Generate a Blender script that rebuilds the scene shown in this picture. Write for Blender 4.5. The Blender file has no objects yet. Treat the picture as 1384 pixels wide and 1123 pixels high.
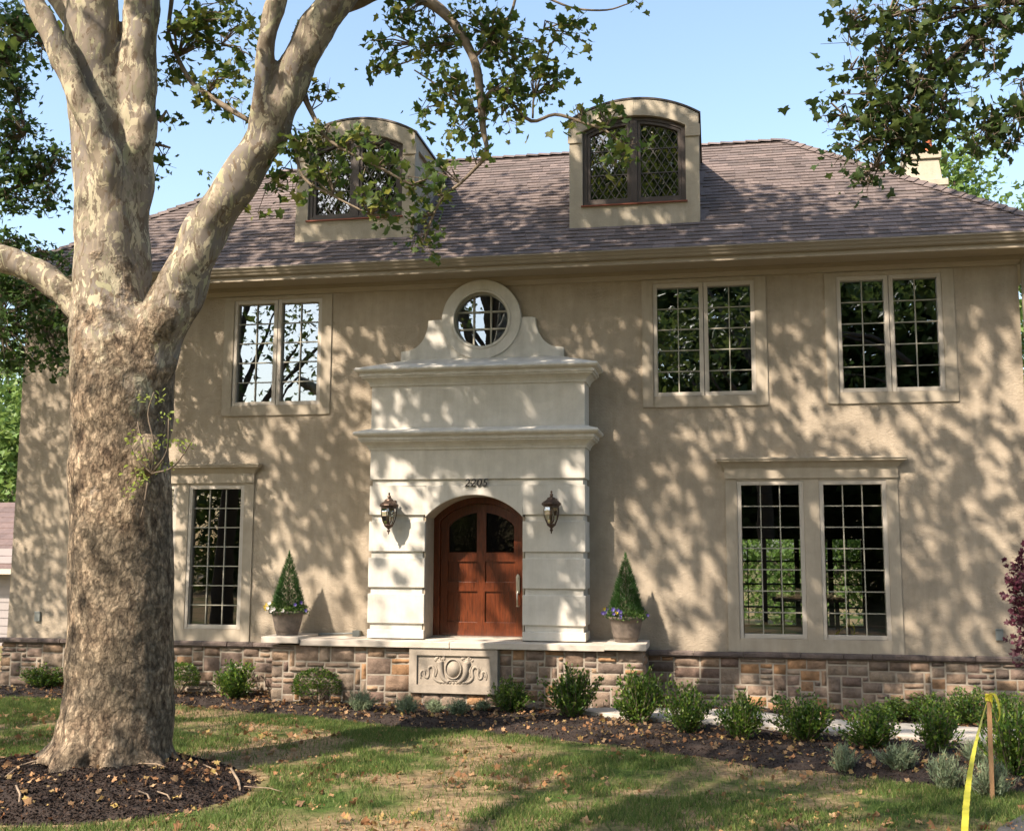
import bpy, bmesh, math, random
import numpy as np
from mathutils import Vector, Matrix, noise

# ------------------------------------------------------------------ camera, sky, sun, exposure
SC = bpy.context.scene
F, CX, CY = 1477.0, 692.0, 561.5
YAW, PIT, ROL = .18381, .12708, .004128
CD, CH = 15.0, 2.02
def _axes():
    cy, sy = math.cos(YAW), math.sin(YAW)
    f0 = Vector((-sy, cy, 0)); r = Vector((cy, sy, 0)); up = Vector((0, 0, 1))
    w = f0*math.cos(PIT) + up*math.sin(PIT); u = -f0*math.sin(PIT) + up*math.cos(PIT)
    c, s = math.cos(ROL), math.sin(ROL)
    return r*c + u*s, -r*s + u*c, w
RR, UU, WW = _axes()
cam = bpy.data.objects.new('camera', bpy.data.cameras.new('camera'))
SC.collection.objects.link(cam)
m3 = Matrix((RR, UU, -WW)).transposed()
cam.matrix_world = Matrix.Translation((0, -CD, CH)) @ m3.to_4x4()
cam.data.sensor_width = 36; cam.data.lens = F/1384*36
cam.data.clip_start = .1; cam.data.clip_end = 800
SC.camera = cam
SUN = Vector((-.68, -1, 1.15)).normalized()          # towards the sun
SEL = math.asin(SUN.z); SROT = math.atan2(SUN.x, SUN.y)
world = bpy.data.worlds.new('World'); SC.world = world; world.use_nodes = True
_n = world.node_tree; _bg = _n.nodes['Background']
_sky = _n.nodes.new('ShaderNodeTexSky'); _sky.sky_type = 'NISHITA'; _sky.sun_disc = False
_sky.sun_elevation = SEL; _sky.sun_rotation = SROT
_sky.air_density = 1.2; _sky.dust_density = 2.2; _sky.ozone_density = .6
_n.links.new(_sky.outputs[0], _bg.inputs[0]); _bg.inputs[1].default_value = .15
sun = bpy.data.objects.new('sun', bpy.data.lights.new('sun', 'SUN')); SC.collection.objects.link(sun)
sun.data.energy = 5.0; sun.data.angle = math.radians(.55); sun.data.color = (1, .85, .70)
sun.rotation_mode = 'QUATERNION'; sun.rotation_quaternion = SUN.to_track_quat('Z', 'Y')
SC.view_settings.view_transform = 'Standard'; SC.view_settings.look = 'None'
SC.view_settings.exposure = 1.15; SC.view_settings.gamma = 1
SC.render.engine = 'CYCLES'
SC.cycles.max_bounces = 8; SC.cycles.transparent_max_bounces = 12

def ray(x, y):
    return WW + RR*((x-CX)/F) + UU*(-(y-CY)/F)
def P(x, y, Y=0.):
    d = ray(x, y); t = (Y+CD)/d[1]; return Vector((d[0]*t, Y, CH+d[2]*t))
def G(x, y, Z=0.):
    d = ray(x, y); t = (Z-CH)/d[2]; return Vector((d[0]*t, -CD+d[1]*t, Z))
def PR(r, base, x, y):       # pixel radius -> metres at the depth of base
    return r*((base-Vector((0, -CD, CH))).dot(WW))/F

# ------------------------------------------------------------------ helpers
COL = SC.collection
RNG = random.Random(7); NR = np.random.default_rng(11)
def tag(o, label=None, cat=None, group=None, kind=None):
    if label: o['label'] = label
    if cat: o['category'] = cat
    if group: o['group'] = group
    if kind: o['kind'] = kind
    return o
def empty(name, loc=(0, 0, 0), rz=0):
    o = bpy.data.objects.new(name, None); COL.objects.link(o); o.location = loc; o.rotation_euler.z = rz
    o.empty_display_size = .2
    return o
def link(name, me, mat, parent=None, smooth=False, loc=None):
    o = bpy.data.objects.new(name, me); COL.objects.link(o)
    if mat is not None:
        for m_ in (mat if isinstance(mat, (list, tuple)) else [mat]): me.materials.append(m_)
    if parent is not None: o.parent = parent
    if loc is not None: o.location = loc
    if smooth:
        me.polygons.foreach_set('use_smooth', [True]*len(me.polygons))
    return o
def copy_tree(o, parent=None):
    c = o.copy(); COL.objects.link(c); c.parent = parent
    for ch in o.children: copy_tree(ch, c)
    return c
class MB:
    def __init__(s): s.v = []; s.f = []; s.m = []
    def face(s, pts, mi=0):
        b = len(s.v); s.v += [tuple(p) for p in pts]; s.f.append(tuple(range(b, b+len(pts)))); s.m.append(mi)
    def raw(s, vs, fs, mi=0):
        b = len(s.v); s.v += [tuple(p) for p in vs]; s.f += [tuple(b+i for i in f) for f in fs]; s.m += [mi]*len(fs)
    def box(s, x0, x1, y0, y1, z0, z1, mi=0):
        v = [(x, y, z) for z in (z0, z1) for y in (y0, y1) for x in (x0, x1)]
        s.raw(v, [(0, 2, 3, 1), (4, 5, 7, 6), (0, 1, 5, 4), (2, 6, 7, 3), (0, 4, 6, 2), (1, 3, 7, 5)], mi)
    def obox(s, c, ax, ay, az, mi=0):
        c = Vector(c); v = [c+ax*i+ay*j+az*k for k in (-1, 1) for j in (-1, 1) for i in (-1, 1)]
        s.raw(v, [(0, 2, 3, 1), (4, 5, 7, 6), (0, 1, 5, 4), (2, 6, 7, 3), (0, 4, 6, 2), (1, 3, 7, 5)], mi)
    def bar(s, a, b, w, t=None, mi=0):
        a, b = Vector(a), Vector(b); t = t or w; d = (b-a).normalized()
        x = d.cross(Vector((0, 1, 0)));
        if x.length < 1e-3: x = Vector((1, 0, 0))
        x.normalize(); y = d.cross(x).normalized()
        s.obox((a+b)/2, x*w/2, y*t/2, (b-a)/2, mi)
    def prism(s, poly, y0, y1, mi=0, axis='y'):      # poly: (x, z) points, extruded in y
        n = len(poly)
        if axis == 'y': A = [(p[0], y0, p[1]) for p in poly]; B = [(p[0], y1, p[1]) for p in poly]
        else: A = [(p[0], p[1], y0) for p in poly]; B = [(p[0], p[1], y1) for p in poly]
        s.raw(A+B, [tuple(range(n)), tuple(range(2*n-1, n-1, -1))]+[(i, i+n, (i+1) % n+n, (i+1) % n) for i in range(n)], mi)
    def strip(s, a, b, y0, y1, mi=0, closed=False):  # band between curves a and b (x,z), extruded in y
        n = len(a)
        vs = [(p[0], y, p[1]) for y in (y0, y1) for c in (a, b) for p in c]
        fs = []
        for i in range(n if closed else n-1):
            j = (i+1) % n
            fs += [(i, j, n+j, n+i), (2*n+i, 3*n+i, 3*n+j, 2*n+j), (i, 2*n+i, 2*n+j, j), (n+i, n+j, 3*n+j, 3*n+i)]
        if not closed: fs += [(0, n, 3*n, 2*n), (n-1, 3*n-1, 4*n-1, 2*n-1)]
        s.raw(vs, fs, mi)
    def tube(s, pts, rs, n=8, cap=True, mi=0, wob=0.):
        pts = [Vector(p) for p in pts]
        if isinstance(rs, (int, float)): rs = [rs]*len(pts)
        b = len(s.v); up = Vector((.31, .95, .17))
        for i, p in enumerate(pts):
            d = (pts[min(i+1, len(pts)-1)]-pts[max(i-1, 0)])
            d = d.normalized() if d.length > 1e-6 else Vector((0, 0, 1))
            x = d.cross(up)
            if x.length < .05: x = d.cross(Vector((1, 0, 0)))
            x.normalize(); y = d.cross(x)
            for k in range(n):
                a = 2*math.pi*k/n; r = rs[i]*(1+wob*math.sin(3*a+i*.7)*.5+wob*math.sin(2*a-i))
                s.v.append(tuple(p+x*math.cos(a)*r+y*math.sin(a)*r))
        for i in range(len(pts)-1):
            for k in range(n):
                k2 = (k+1) % n
                s.f.append((b+i*n+k, b+i*n+k2, b+(i+1)*n+k2, b+(i+1)*n+k)); s.m.append(mi)
        if cap:
            s.f.append(tuple(b+k for k in range(n))[::-1]); s.m.append(mi)
            s.f.append(tuple(b+(len(pts)-1)*n+k for k in range(n))); s.m.append(mi)
    def lathe(s, prof, c=(0, 0, 0), n=24, mi=0, sq=None):
        b = len(s.v); c = Vector(c)
        for r, z in prof:
            for k in range(n):
                a = 2*math.pi*(k+.5)/n; s.v.append((c.x+r*math.cos(a), c.y+r*math.sin(a), c.z+z))
        for i in range(len(prof)-1):
            for k in range(n):
                k2 = (k+1) % n
                s.f.append((b+i*n+k, b+i*n+k2, b+(i+1)*n+k2, b+(i+1)*n+k)); s.m.append(mi)
        s.f.append(tuple(b+k for k in range(n))[::-1]); s.m.append(mi)
        s.f.append(tuple(b+(len(prof)-1)*n+k for k in range(n))); s.m.append(mi)
    def cornice(s, prof, X0, X1, Yf, Yw, mi=0):      # prof: (out, z)
        rows = [[(X0-o, Yw, z), (X0-o, Yf-o, z), (X1+o, Yf-o, z), (X1+o, Yw, z)] for o, z in prof]
        vs = [p for r in rows for p in r]; n = len(prof)
        fs = [(i*4+k, i*4+k+1, (i+1)*4+k+1, (i+1)*4+k) for i in range(n-1) for k in range(3)]
        fs.append((0, 3, 2, 1)); fs.append(((n-1)*4, (n-1)*4+1, (n-1)*4+2, (n-1)*4+3))
        fs.append(tuple(i*4 for i in range(n))); fs.append(tuple(i*4+3 for i in range(n))[::-1])
        s.raw(vs, fs, mi)
    def mesh(s, name):
        me = bpy.data.meshes.new(name); me.from_pydata(s.v, [], s.f)
        me.polygons.foreach_set('material_index', s.m); me.update(); return me
    def build(s, name, mat, parent=None, smooth=False, bevel=0, fix=True):
        me = s.mesh(name)
        if fix:
            bm = bmesh.new(); bm.from_mesh(me); bmesh.ops.remove_doubles(bm, verts=bm.verts, dist=1e-5)
            bmesh.ops.recalc_face_normals(bm, faces=bm.faces); bm.to_mesh(me); bm.free()
        o = link(name, me, mat, parent, smooth)
        if bevel:
            b = o.modifiers.new('bevel', 'BEVEL'); b.width = bevel; b.segments = 2; b.limit_method = 'ANGLE'
        return o

# ------------------------------------------------------------------ materials
def new_mat(name):
    m = bpy.data.materials.new(name); m.use_nodes = True; nt = m.node_tree
    return m, nt, nt.nodes['Principled BSDF']
def nd(nt, t, **k):
    n = nt.nodes.new('ShaderNode'+t)
    for a, b in k.items():
        if a in n.inputs.keys() if not hasattr(n, a) else False: n.inputs[a].default_value = b
        else: setattr(n, a, b)
    return n
def coords(nt, scale=(1, 1, 1), kind='Object'):
    tc = nd(nt, 'TexCoord'); mp = nd(nt, 'Mapping'); mp.inputs['Scale'].default_value = scale
    nt.links.new(tc.outputs[kind], mp.inputs[0]); return mp.outputs[0]
def noise_n(nt, vec, scale, detail=4, rough=.55, dist=0):
    n = nd(nt, 'TexNoise'); n.inputs['Scale'].default_value = scale; n.inputs['Detail'].default_value = detail
    n.inputs['Roughness'].default_value = rough; n.inputs['Distortion'].default_value = dist
    nt.links.new(vec, n.inputs['Vector']); return n.outputs['Fac']
def ramp(nt, fac, stops, interp='LINEAR'):
    r = nd(nt, 'ValToRGB'); cr = r.color_ramp; cr.interpolation = interp
    while len(cr.elements) < len(stops): cr.elements.new(.5)
    for e, (p, c) in zip(cr.elements, stops):
        e.position = p; e.color = (*c, 1) if len(c) == 3 else c
    nt.links.new(fac, r.inputs[0]); return r.outputs[0]
def mixc(nt, fac, a, b, mode='MIX'):
    m = nd(nt, 'Mix'); m.data_type = 'RGBA'; m.blend_type = mode
    for sock, v in ((m.inputs[0], fac), (m.inputs[6], a), (m.inputs[7], b)):
        if isinstance(v, (int, float)): sock.default_value = v
        elif isinstance(v, tuple): sock.default_value = (*v, 1)
        else: nt.links.new(v, sock)
    return m.outputs[2]
def bump(nt, bs, h, dist, strength=1., nrm=None):
    b = nd(nt, 'Bump'); b.inputs['Distance'].default_value = dist; b.inputs['Strength'].default_value = strength
    nt.links.new(h, b.inputs['Height'])
    if nrm: nt.links.new(nrm, b.inputs['Normal'])
    if bs is not None: nt.links.new(b.outputs[0], bs.inputs['Normal'])
    return b.outputs[0]
def gray(v): return (v, v, v)
def simple(name, col, rough=.6, var=.12, vscale=3., bscale=60., bdist=.001, metal=0., spec=.5, streak=False):
    m, nt, bs = new_mat(name); v = coords(nt, (1, 1, .25) if streak else (1, 1, 1))
    c = tuple(col)
    n1 = noise_n(nt, v, vscale, 5, .6)
    cc = ramp(nt, n1, [(.3, tuple(x*(1-var) for x in c)), (.7, tuple(min(1, x*(1+var)) for x in c))])
    nt.links.new(cc, bs.inputs['Base Color']); bs.inputs['Roughness'].default_value = rough
    bs.inputs['Metallic'].default_value = metal; bs.inputs['Specular IOR Level'].default_value = spec
    bump(nt, bs, noise_n(nt, v, bscale, 3), bdist)
    return m
def mat_stucco(name, col, bd=.0035, blotch=.09):
    m, nt, bs = new_mat(name); v = coords(nt)
    n1 = noise_n(nt, v, .9, 6, .62, .6); n2 = noise_n(nt, v, 7, 5, .6)
    c1 = ramp(nt, n1, [(.3, tuple(x*(1-blotch) for x in col)), (.7, tuple(x*(1+blotch) for x in col))])
    c2 = ramp(nt, n2, [(.3, gray(.86)), (.7, gray(1.0))])
    c3 = ramp(nt, noise_n(nt, coords(nt, (2.6, 2.6, .28)), 2.2, 6, .7), [(.32, (.86, .855, .84)), (.6, gray(1.0))])
    c = mixc(nt, 1., mixc(nt, 1., c1, c2, 'MULTIPLY'), c3, 'MULTIPLY'); nt.links.new(c, bs.inputs['Base Color'])
    bs.inputs['Roughness'].default_value = .92; bs.inputs['Specular IOR Level'].default_value = .2
    v2 = coords(nt, (1, 1, 1.6))
    a = noise_n(nt, v2, 16, 6, .7, 1.2); b = noise_n(nt, v, 90, 3, .6)
    n_ = bump(nt, None, a, bd*3.2); bump(nt, bs, b, bd*.6, 1, n_)
    return m
def mat_leaf(name, cols, transl=.35, rough=.5):
    m, nt, bs = new_mat(name); g = nd(nt, 'NewGeometry')
    c = ramp(nt, g.outputs['Random Per Island'], [(i/max(1, len(cols)-1), k) for i, k in enumerate(cols)])
    nt.links.new(c, bs.inputs['Base Color']); bs.inputs['Roughness'].default_value = rough
    bs.inputs['Specular IOR Level'].default_value = .35
    t = nd(nt, 'BsdfTranslucent'); hs = nd(nt, 'HueSaturation'); hs.inputs['Value'].default_value = 1.5
    hs.inputs['Hue'].default_value = .485
    nt.links.new(c, hs.inputs['Color']); nt.links.new(hs.outputs[0], t.inputs[0])
    mx = nd(nt, 'MixShader'); mx.inputs[0].default_value = transl
    nt.links.new(bs.outputs[0], mx.inputs[1]); nt.links.new(t.outputs[0], mx.inputs[2])
    nt.links.new(mx.outputs[0], nt.nodes['Material Output'].inputs[0]); return m
def mat_island(name, cols, rough=.85, bscale=30, bdist=.004, nvar=.25, nscale=12):
    m, nt, bs = new_mat(name); g = nd(nt, 'NewGeometry'); v = coords(nt)
    c = ramp(nt, g.outputs['Random Per Island'], [(i/max(1, len(cols)-1), k) for i, k in enumerate(cols)])
    n1 = noise_n(nt, v, nscale, 5, .65)
    k = ramp(nt, n1, [(.3, gray(1-nvar)), (.7, gray(1.0+nvar*.4))])
    nt.links.new(mixc(nt, 1., c, k, 'MULTIPLY'), bs.inputs['Base Color'])
    bs.inputs['Roughness'].default_value = rough; bs.inputs['Specular IOR Level'].default_value = .25
    bump(nt, bs, noise_n(nt, v, bscale, 6, .65), bdist); return m
def mat_glass(name, fac=.3, tint=(1, 1, 1), wob=.0006, scale=1.6, through=(.75, .78, .74)):
    m, nt, bs = new_mat(name); nt.nodes.remove(bs); v = coords(nt)
    gl = nd(nt, 'BsdfGlossy'); gl.inputs['Roughness'].default_value = 0.0; gl.inputs['Color'].default_value = (*tint, 1)
    tr = nd(nt, 'BsdfTransparent'); tr.inputs[0].default_value = (*through, 1)
    b = nd(nt, 'Bump'); b.inputs['Distance'].default_value = wob
    nt.links.new(noise_n(nt, v, scale, 2, .5), b.inputs['Height']); nt.links.new(b.outputs[0], gl.inputs['Normal'])
    lw = nd(nt, 'Fresnel'); lw.inputs[0].default_value = 1.5
    mt = nd(nt, 'Math'); mt.operation = 'ADD'; mt.use_clamp = True; mt.inputs[1].default_value = fac-.04
    nt.links.new(lw.outputs[0], mt.inputs[0])
    mx = nd(nt, 'MixShader'); nt.links.new(mt.outputs[0], mx.inputs[0])
    nt.links.new(tr.outputs[0], mx.inputs[1]); nt.links.new(gl.outputs[0], mx.inputs[2])
    nt.links.new(mx.outputs[0], nt.nodes['Material Output'].inputs[0]); return m
def mat_bark():
    m, nt, bs = new_mat('sycamore_bark'); v = coords(nt)
    geo = nd(nt, 'NewGeometry'); sep = nd(nt, 'SeparateXYZ'); nt.links.new(v, sep.inputs[0])
    # smooth upper bark: flaking patches of cream, tan, olive and grey
    vs = coords(nt, (1, 1, .42))
    def patch(scale, a, b, off):
        mp = nd(nt, 'Mapping'); mp.inputs['Location'].default_value = (off, off*2, off*3); nt.links.new(vs, mp.inputs[0])
        return ramp(nt, noise_n(nt, mp.outputs[0], scale, 5, .62, .9), [(a, gray(0)), (b, gray(1))])
    base = mixc(nt, patch(3.2, .47, .49, 0), (.255, .215, .16), (.20, .17, .135))
    base = mixc(nt, patch(4.6, .56, .575, 3), base, (.36, .33, .235))
    base = mixc(nt, patch(7.5, .555, .57, 7), base, (.14, .115, .085))
    base = mixc(nt, patch(2.2, .52, .56, 23), base, (.165, .145, .125))
    base = mixc(nt, patch(20., .555, .57, 29), base, (.18, .165, .115))
    base = mixc(nt, patch(9., .57, .585, 41), base, (.38, .34, .24))
    base = mixc(nt, patch(13., .58, .595, 11), base, (.13, .10, .07))
    base = mixc(nt, patch(5., .60, .62, 17), base, (.28, .27, .17))
    # scaly lower bark: flaking plates, stretched upwards
    vl = coords(nt, (1, 1, .5))
    pl = noise_n(nt, vl, 12, 6, .7, .1); big = noise_n(nt, v, 2.4, 5, .6); fine = noise_n(nt, vl, 42, 6, .75)
    edge = ramp(nt, pl, [(.36, gray(0)), (.42, gray(.62)), (.50, gray(.66)), (.54, gray(.9)), (.66, gray(1))])
    low = ramp(nt, pl, [(.34, (.06, .042, .03)), (.41, (.16, .12, .085)), (.50, (.20, .155, .11)), (.54, (.31, .25, .18)), (.68, (.37, .305, .225))])
    low = mixc(nt, ramp(nt, big, [(.42, gray(0)), (.62, gray(.75))]), low, (.125, .11, .085))
    low = mixc(nt, 1., low, ramp(nt, fine, [(.3, gray(.55)), (.6, gray(1))]), 'MULTIPLY')
    nzc = nd(nt, 'TexNoise'); nzc.inputs['Scale'].default_value = 11; nzc.inputs['Detail'].default_value = 4; nt.links.new(v, nzc.inputs['Vector'])
    vm = nd(nt, 'VectorMath'); vm.operation = 'MULTIPLY_ADD'; vm.inputs[1].default_value = (.12, .12, .12)
    nt.links.new(nzc.outputs['Color'], vm.inputs[0]); nt.links.new(coords(nt, (1, 1, .62)), vm.inputs[2])
    vor = nd(nt, 'TexVoronoi'); vor.inputs['Scale'].default_value = 25; nt.links.new(vm.outputs[0], vor.inputs['Vector'])
    bw_ = nd(nt, 'RGBToBW'); nt.links.new(vor.outputs['Color'], bw_.inputs[0])
    cell = ramp(nt, bw_.outputs[0], [(.25, gray(.62)), (.5, gray(.95)), (.75, gray(1.0))]); gap = ramp(nt, vor.outputs['Distance'], [(.3, gray(1)), (.75, gray(.5))])
    low = mixc(nt, .85, mixc(nt, 1., low, cell, 'MULTIPLY'), mixc(nt, 1., low, gap, 'MULTIPLY')) if False else mixc(nt, 1., mixc(nt, 1., low, cell, 'MULTIPLY'), gap, 'MULTIPLY')
    low = mixc(nt, 1., low, (1.45, 1.4, 1.32), 'MULTIPLY')
    z1 = nd(nt, 'MapRange'); z1.inputs['From Min'].default_value = 3.1; z1.inputs['From Max'].default_value = 5.2
    nt.links.new(sep.outputs[2], z1.inputs[0])
    zz = nd(nt, 'Math'); zz.operation = 'ADD'; nt.links.new(z1.outputs[0], zz.inputs[0])
    nb = nd(nt, 'Math'); nb.operation = 'MULTIPLY_ADD'; nb.inputs[1].default_value = 2.6; nb.inputs[2].default_value = -1.3
    nt.links.new(noise_n(nt, v, 3.2, 4, .6), nb.inputs[0]); nt.links.new(nb.outputs[0], zz.inputs[1])
    zr = ramp(nt, zz.outputs[0], [(.35, gray(0)), (.62, gray(1))])
    nt.links.new(mixc(nt, zr, low, base), bs.inputs['Base Color'])
    bs.inputs['Roughness'].default_value = .85; bs.inputs['Specular IOR Level'].default_value = .2
    hl = mixc(nt, .45, mixc(nt, .35, edge, fine), mixc(nt, .5, gap, cell)); hu = noise_n(nt, vs, 6, 5, .6)
    hsm = mixc(nt, .12, gray(.5), hu)
    h = mixc(nt, zr, hl, hsm); bump(nt, bs, h, .05)
    return m
def mat_ground():
    m, nt, bs = new_mat('lawn'); v = coords(nt)
    a = noise_n(nt, v, .55, 5, .6, .4); b = noise_n(nt, v, 14, 6, .7); c = noise_n(nt, v, 60, 4, .6)
    dry = ramp(nt, b, [(.3, (.12, .085, .045)), (.5, (.24, .175, .10)), (.7, (.38, .29, .175))])
    grn = ramp(nt, b, [(.3, (.035, .06, .015)), (.6, (.065, .105, .025)), (.8, (.12, .15, .045))])
    k = ramp(nt, a, [(.40, gray(0)), (.53, gray(1))])
    nt.links.new(mixc(nt, k, grn, dry), bs.inputs['Base Color'])
    bs.inputs['Roughness'].default_value = 1; bs.inputs['Specular IOR Level'].default_value = .1
    n_ = bump(nt, None, b, .03); bump(nt, bs, c, .01, 1, n_); return m
def mat_door():
    m, nt, bs = new_mat('mahogany_wood'); v = coords(nt, (14, 14, 1.2))
    g = noise_n(nt, v, 3, 8, .65, 1.5)
    nt.links.new(ramp(nt, g, [(.3, (.04, .010, .003)), (.55, (.11, .025, .007)), (.8, (.18, .046, .012))]), bs.inputs['Base Color'])
    bs.inputs['Roughness'].default_value = .32; bs.inputs['Coat Weight'].default_value = .25
    bump(nt, bs, g, .002); return m

M = {}
M['stucco'] = mat_stucco('tan_stucco', (.415, .355, .275), .0048, .13)
M['dstucco'] = mat_stucco('dormer_stucco', (.43, .385, .30), .0015, .06)
M['trim'] = mat_stucco('cream_trim', (.41, .36, .285), .0006, .05)
M['white'] = mat_stucco('white_render', (.62, .60, .545), .0006, .05)
M['eave'] = simple('tan_paint', (.30, .255, .19), .55, .06)
M['gutter'] = simple('gutter_metal', (.235, .205, .16), .4, .05)
M['frame'] = simple('window_frame', (.44, .40, .34), .5, .05)
M['muntin'] = simple('muntin_paint', (.30, .29, .235), .45, .05)
M['dark_frame'] = simple('bronze_frame', (.055, .042, .035), .4, .1)
M['copper'] = simple('copper_sill', (.22, .07, .04), .45, .15, metal=.4)
M['lead'] = simple('lead_came', (.06, .055, .05), .5, .1)
M['glass'] = mat_glass('window_glass', .13, wob=.0012, through=(.55, .60, .56))
M['glass_up'] = mat_glass('upper_glass', .30, (.82, .91, 1), wob=.0016)
M['glass_d'] = mat_glass('dormer_glass', .20, wob=.001, scale=5, through=(.35, .37, .36))
M['door_glass'] = mat_glass('door_glass', .05, wob=.0012, scale=14, through=(.30, .34, .30))
M['lamp_glass'] = mat_glass('lamp_glass', .12, through=(.9, .88, .8))
M['door'] = mat_door()
M['interior'] = simple('interior_paint', (.045, .038, .03), .9, .1)
M['dark'] = simple('dark_metal', (.018, .017, .016), .45, .1)
M['bronze'] = simple('aged_bronze', (.07, .045, .032), .42, .5, 30, metal=.55)
M['nickel'] = simple('nickel', (.62, .60, .56), .28, .05, metal=1.)
M['shingle'] = mat_island('roof_shingle', [(.095, .08, .074), (.155, .126, .116), (.12, .098, .09), (.19, .153, .14), (.145, .118, .11), (.11, .092, .088)], .95, 90, .003, .3, 40)
M['stone'] = mat_island('field_stone', [(.15, .11, .085), (.24, .175, .13), (.30, .24, .18), (.175, .12, .095), (.14, .11, .09), (.32, .22, .14), (.22, .165, .125), (.35, .20, .10), (.19, .145, .115), (.27, .215, .16), (.21, .155, .125), (.25, .19, .145)], .9, 26, .016, .35, 9)
M['mortar'] = simple('mortar', (.30, .265, .215), .95, .15, 8, 90, .004)
M['capstone'] = mat_island('purple_capstone', [(.11, .088, .08), (.15, .12, .105), (.125, .10, .09)], .9, 22, .02, .3, 8)
M['cap'] = simple('limestone_cap', (.50, .45, .385), .8, .10, 4, 40, .003)
M['plaque'] = simple('carved_sandstone', (.31, .27, .22), .9, .16, 9, 70, .003)
M['pot'] = simple('weathered_pot', (.13, .105, .085), .8, .35, 14, 50, .004)
M['soil'] = simple('soil', (.04, .03, .02), 1, .3, 20)
M['bark'] = mat_bark()
M['branch'] = simple('branch_bark', (.17, .135, .095), .85, .35, 9, 30, .004)
M['darkbark'] = simple('dark_bark', (.07, .055, .042), .9, .3, 9, 30, .006)
M['twig'] = simple('twig', (.13, .10, .07), .85, .2)
M['syc_leaf'] = mat_leaf('sycamore_leaf', [(.03, .065, .016), (.07, .12, .025), (.045, .085, .02), (.12, .165, .03), (.055, .10, .022), (.20, .21, .045), (.04, .075, .02)], .45)
M['bough_leaf'] = mat_leaf('bough_leaf', [(.022, .05, .015), (.05, .085, .02), (.035, .065, .018), (.085, .12, .028), (.03, .058, .016)], .35)  # darker copy of the sycamore leaf, backlit silhouette put into the colour
M['maple_leaf'] = mat_leaf('maple_leaf', [(.03, .07, .018), (.05, .10, .025), (.04, .085, .02), (.07, .125, .03)], .32)
M['far_leaf'] = mat_leaf('far_leaf', [(.08, .15, .035), (.12, .20, .045), (.10, .17, .04), (.17, .25, .06)], .35)
M['street_leaf'] = mat_leaf('street_leaf', [(.035, .065, .018), (.06, .095, .022), (.09, .125, .03)], .35)
M['box_leaf'] = mat_leaf('boxwood_leaf', [(.03, .075, .015), (.065, .13, .02), (.04, .095, .016), (.18, .26, .04), (.055, .115, .02)], .35, .35)
M['lav_leaf'] = mat_leaf('lavender_leaf', [(.14, .20, .11), (.20, .26, .15), (.17, .22, .14), (.24, .27, .15)], .25, .7)
M['conifer'] = mat_leaf('spruce_leaf', [(.025, .075, .018), (.045, .11, .025), (.035, .09, .02)], .2, .5)
M['purple'] = mat_leaf('red_maple_leaf', [(.045, .012, .022), (.085, .02, .035), (.06, .015, .025)], .3)
M['flower_y'] = simple('yellow_petal', (.75, .52, .03), .6, .1)
M['flower_w'] = simple('white_petal', (.75, .72, .70), .6, .1)
M['flower_p'] = simple('violet_petal', (.06, .04, .22), .6, .1)
M['lawn'] = mat_ground()
M['blade'] = mat_leaf('grass_blade', [(.035, .075, .015), (.085, .15, .03), (.14, .19, .045), (.05, .10, .02), (.24, .23, .09)], .35, .7)
M['mulch'] = simple('mulch', (.026, .017, .013), 1., .5, 18, 45, .03)
M['chip'] = mat_island('mulch_chip', [(.014, .010, .008), (.028, .019, .015), (.05, .032, .024), (.02, .014, .012), (.036, .025, .02)], 1., 40, .002)
M['dead'] = mat_leaf('fallen_leaf', [(.17, .085, .04), (.30, .16, .07), (.36, .23, .12), (.24, .11, .045), (.40, .28, .16), (.14, .08, .045), (.38, .28, .09), (.22, .15, .09)], .2, .8)
M['concrete'] = simple('pale_concrete', (.42, .39, .34), .9, .12, 5, 60, .003)
M['asphalt'] = simple('asphalt', (.06, .058, .056), .95, .25, 40, 90, .004)
M['stake'] = simple('stake_wood', (.30, .18, .09), .85, .25, 12, 50, .002, streak=True)
M['tape'] = mat_leaf('yellow_tape', [(.60, .58, .06), (.66, .62, .08)], .35, .4)
M['siding'] = simple('neighbour_siding', (.27, .25, .25), .7, .05)
M['nroof'] = mat_island('neighbour_shingle', [(.12, .09, .085), (.165, .12, .11), (.14, .105, .10)], .95, 60, .003)
M['terracotta'] = simple('terracotta', (.42, .12, .05), .8, .15)
M['greybox'] = simple('grey_cover', (.20, .22, .21), .4, .1)
M['black'] = simple('black_paint', (.015, .014, .013), .5, .1)
M['stick'] = simple('dry_stick', (.24, .18, .125), .9, .3, 10, 40, .003)

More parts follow.
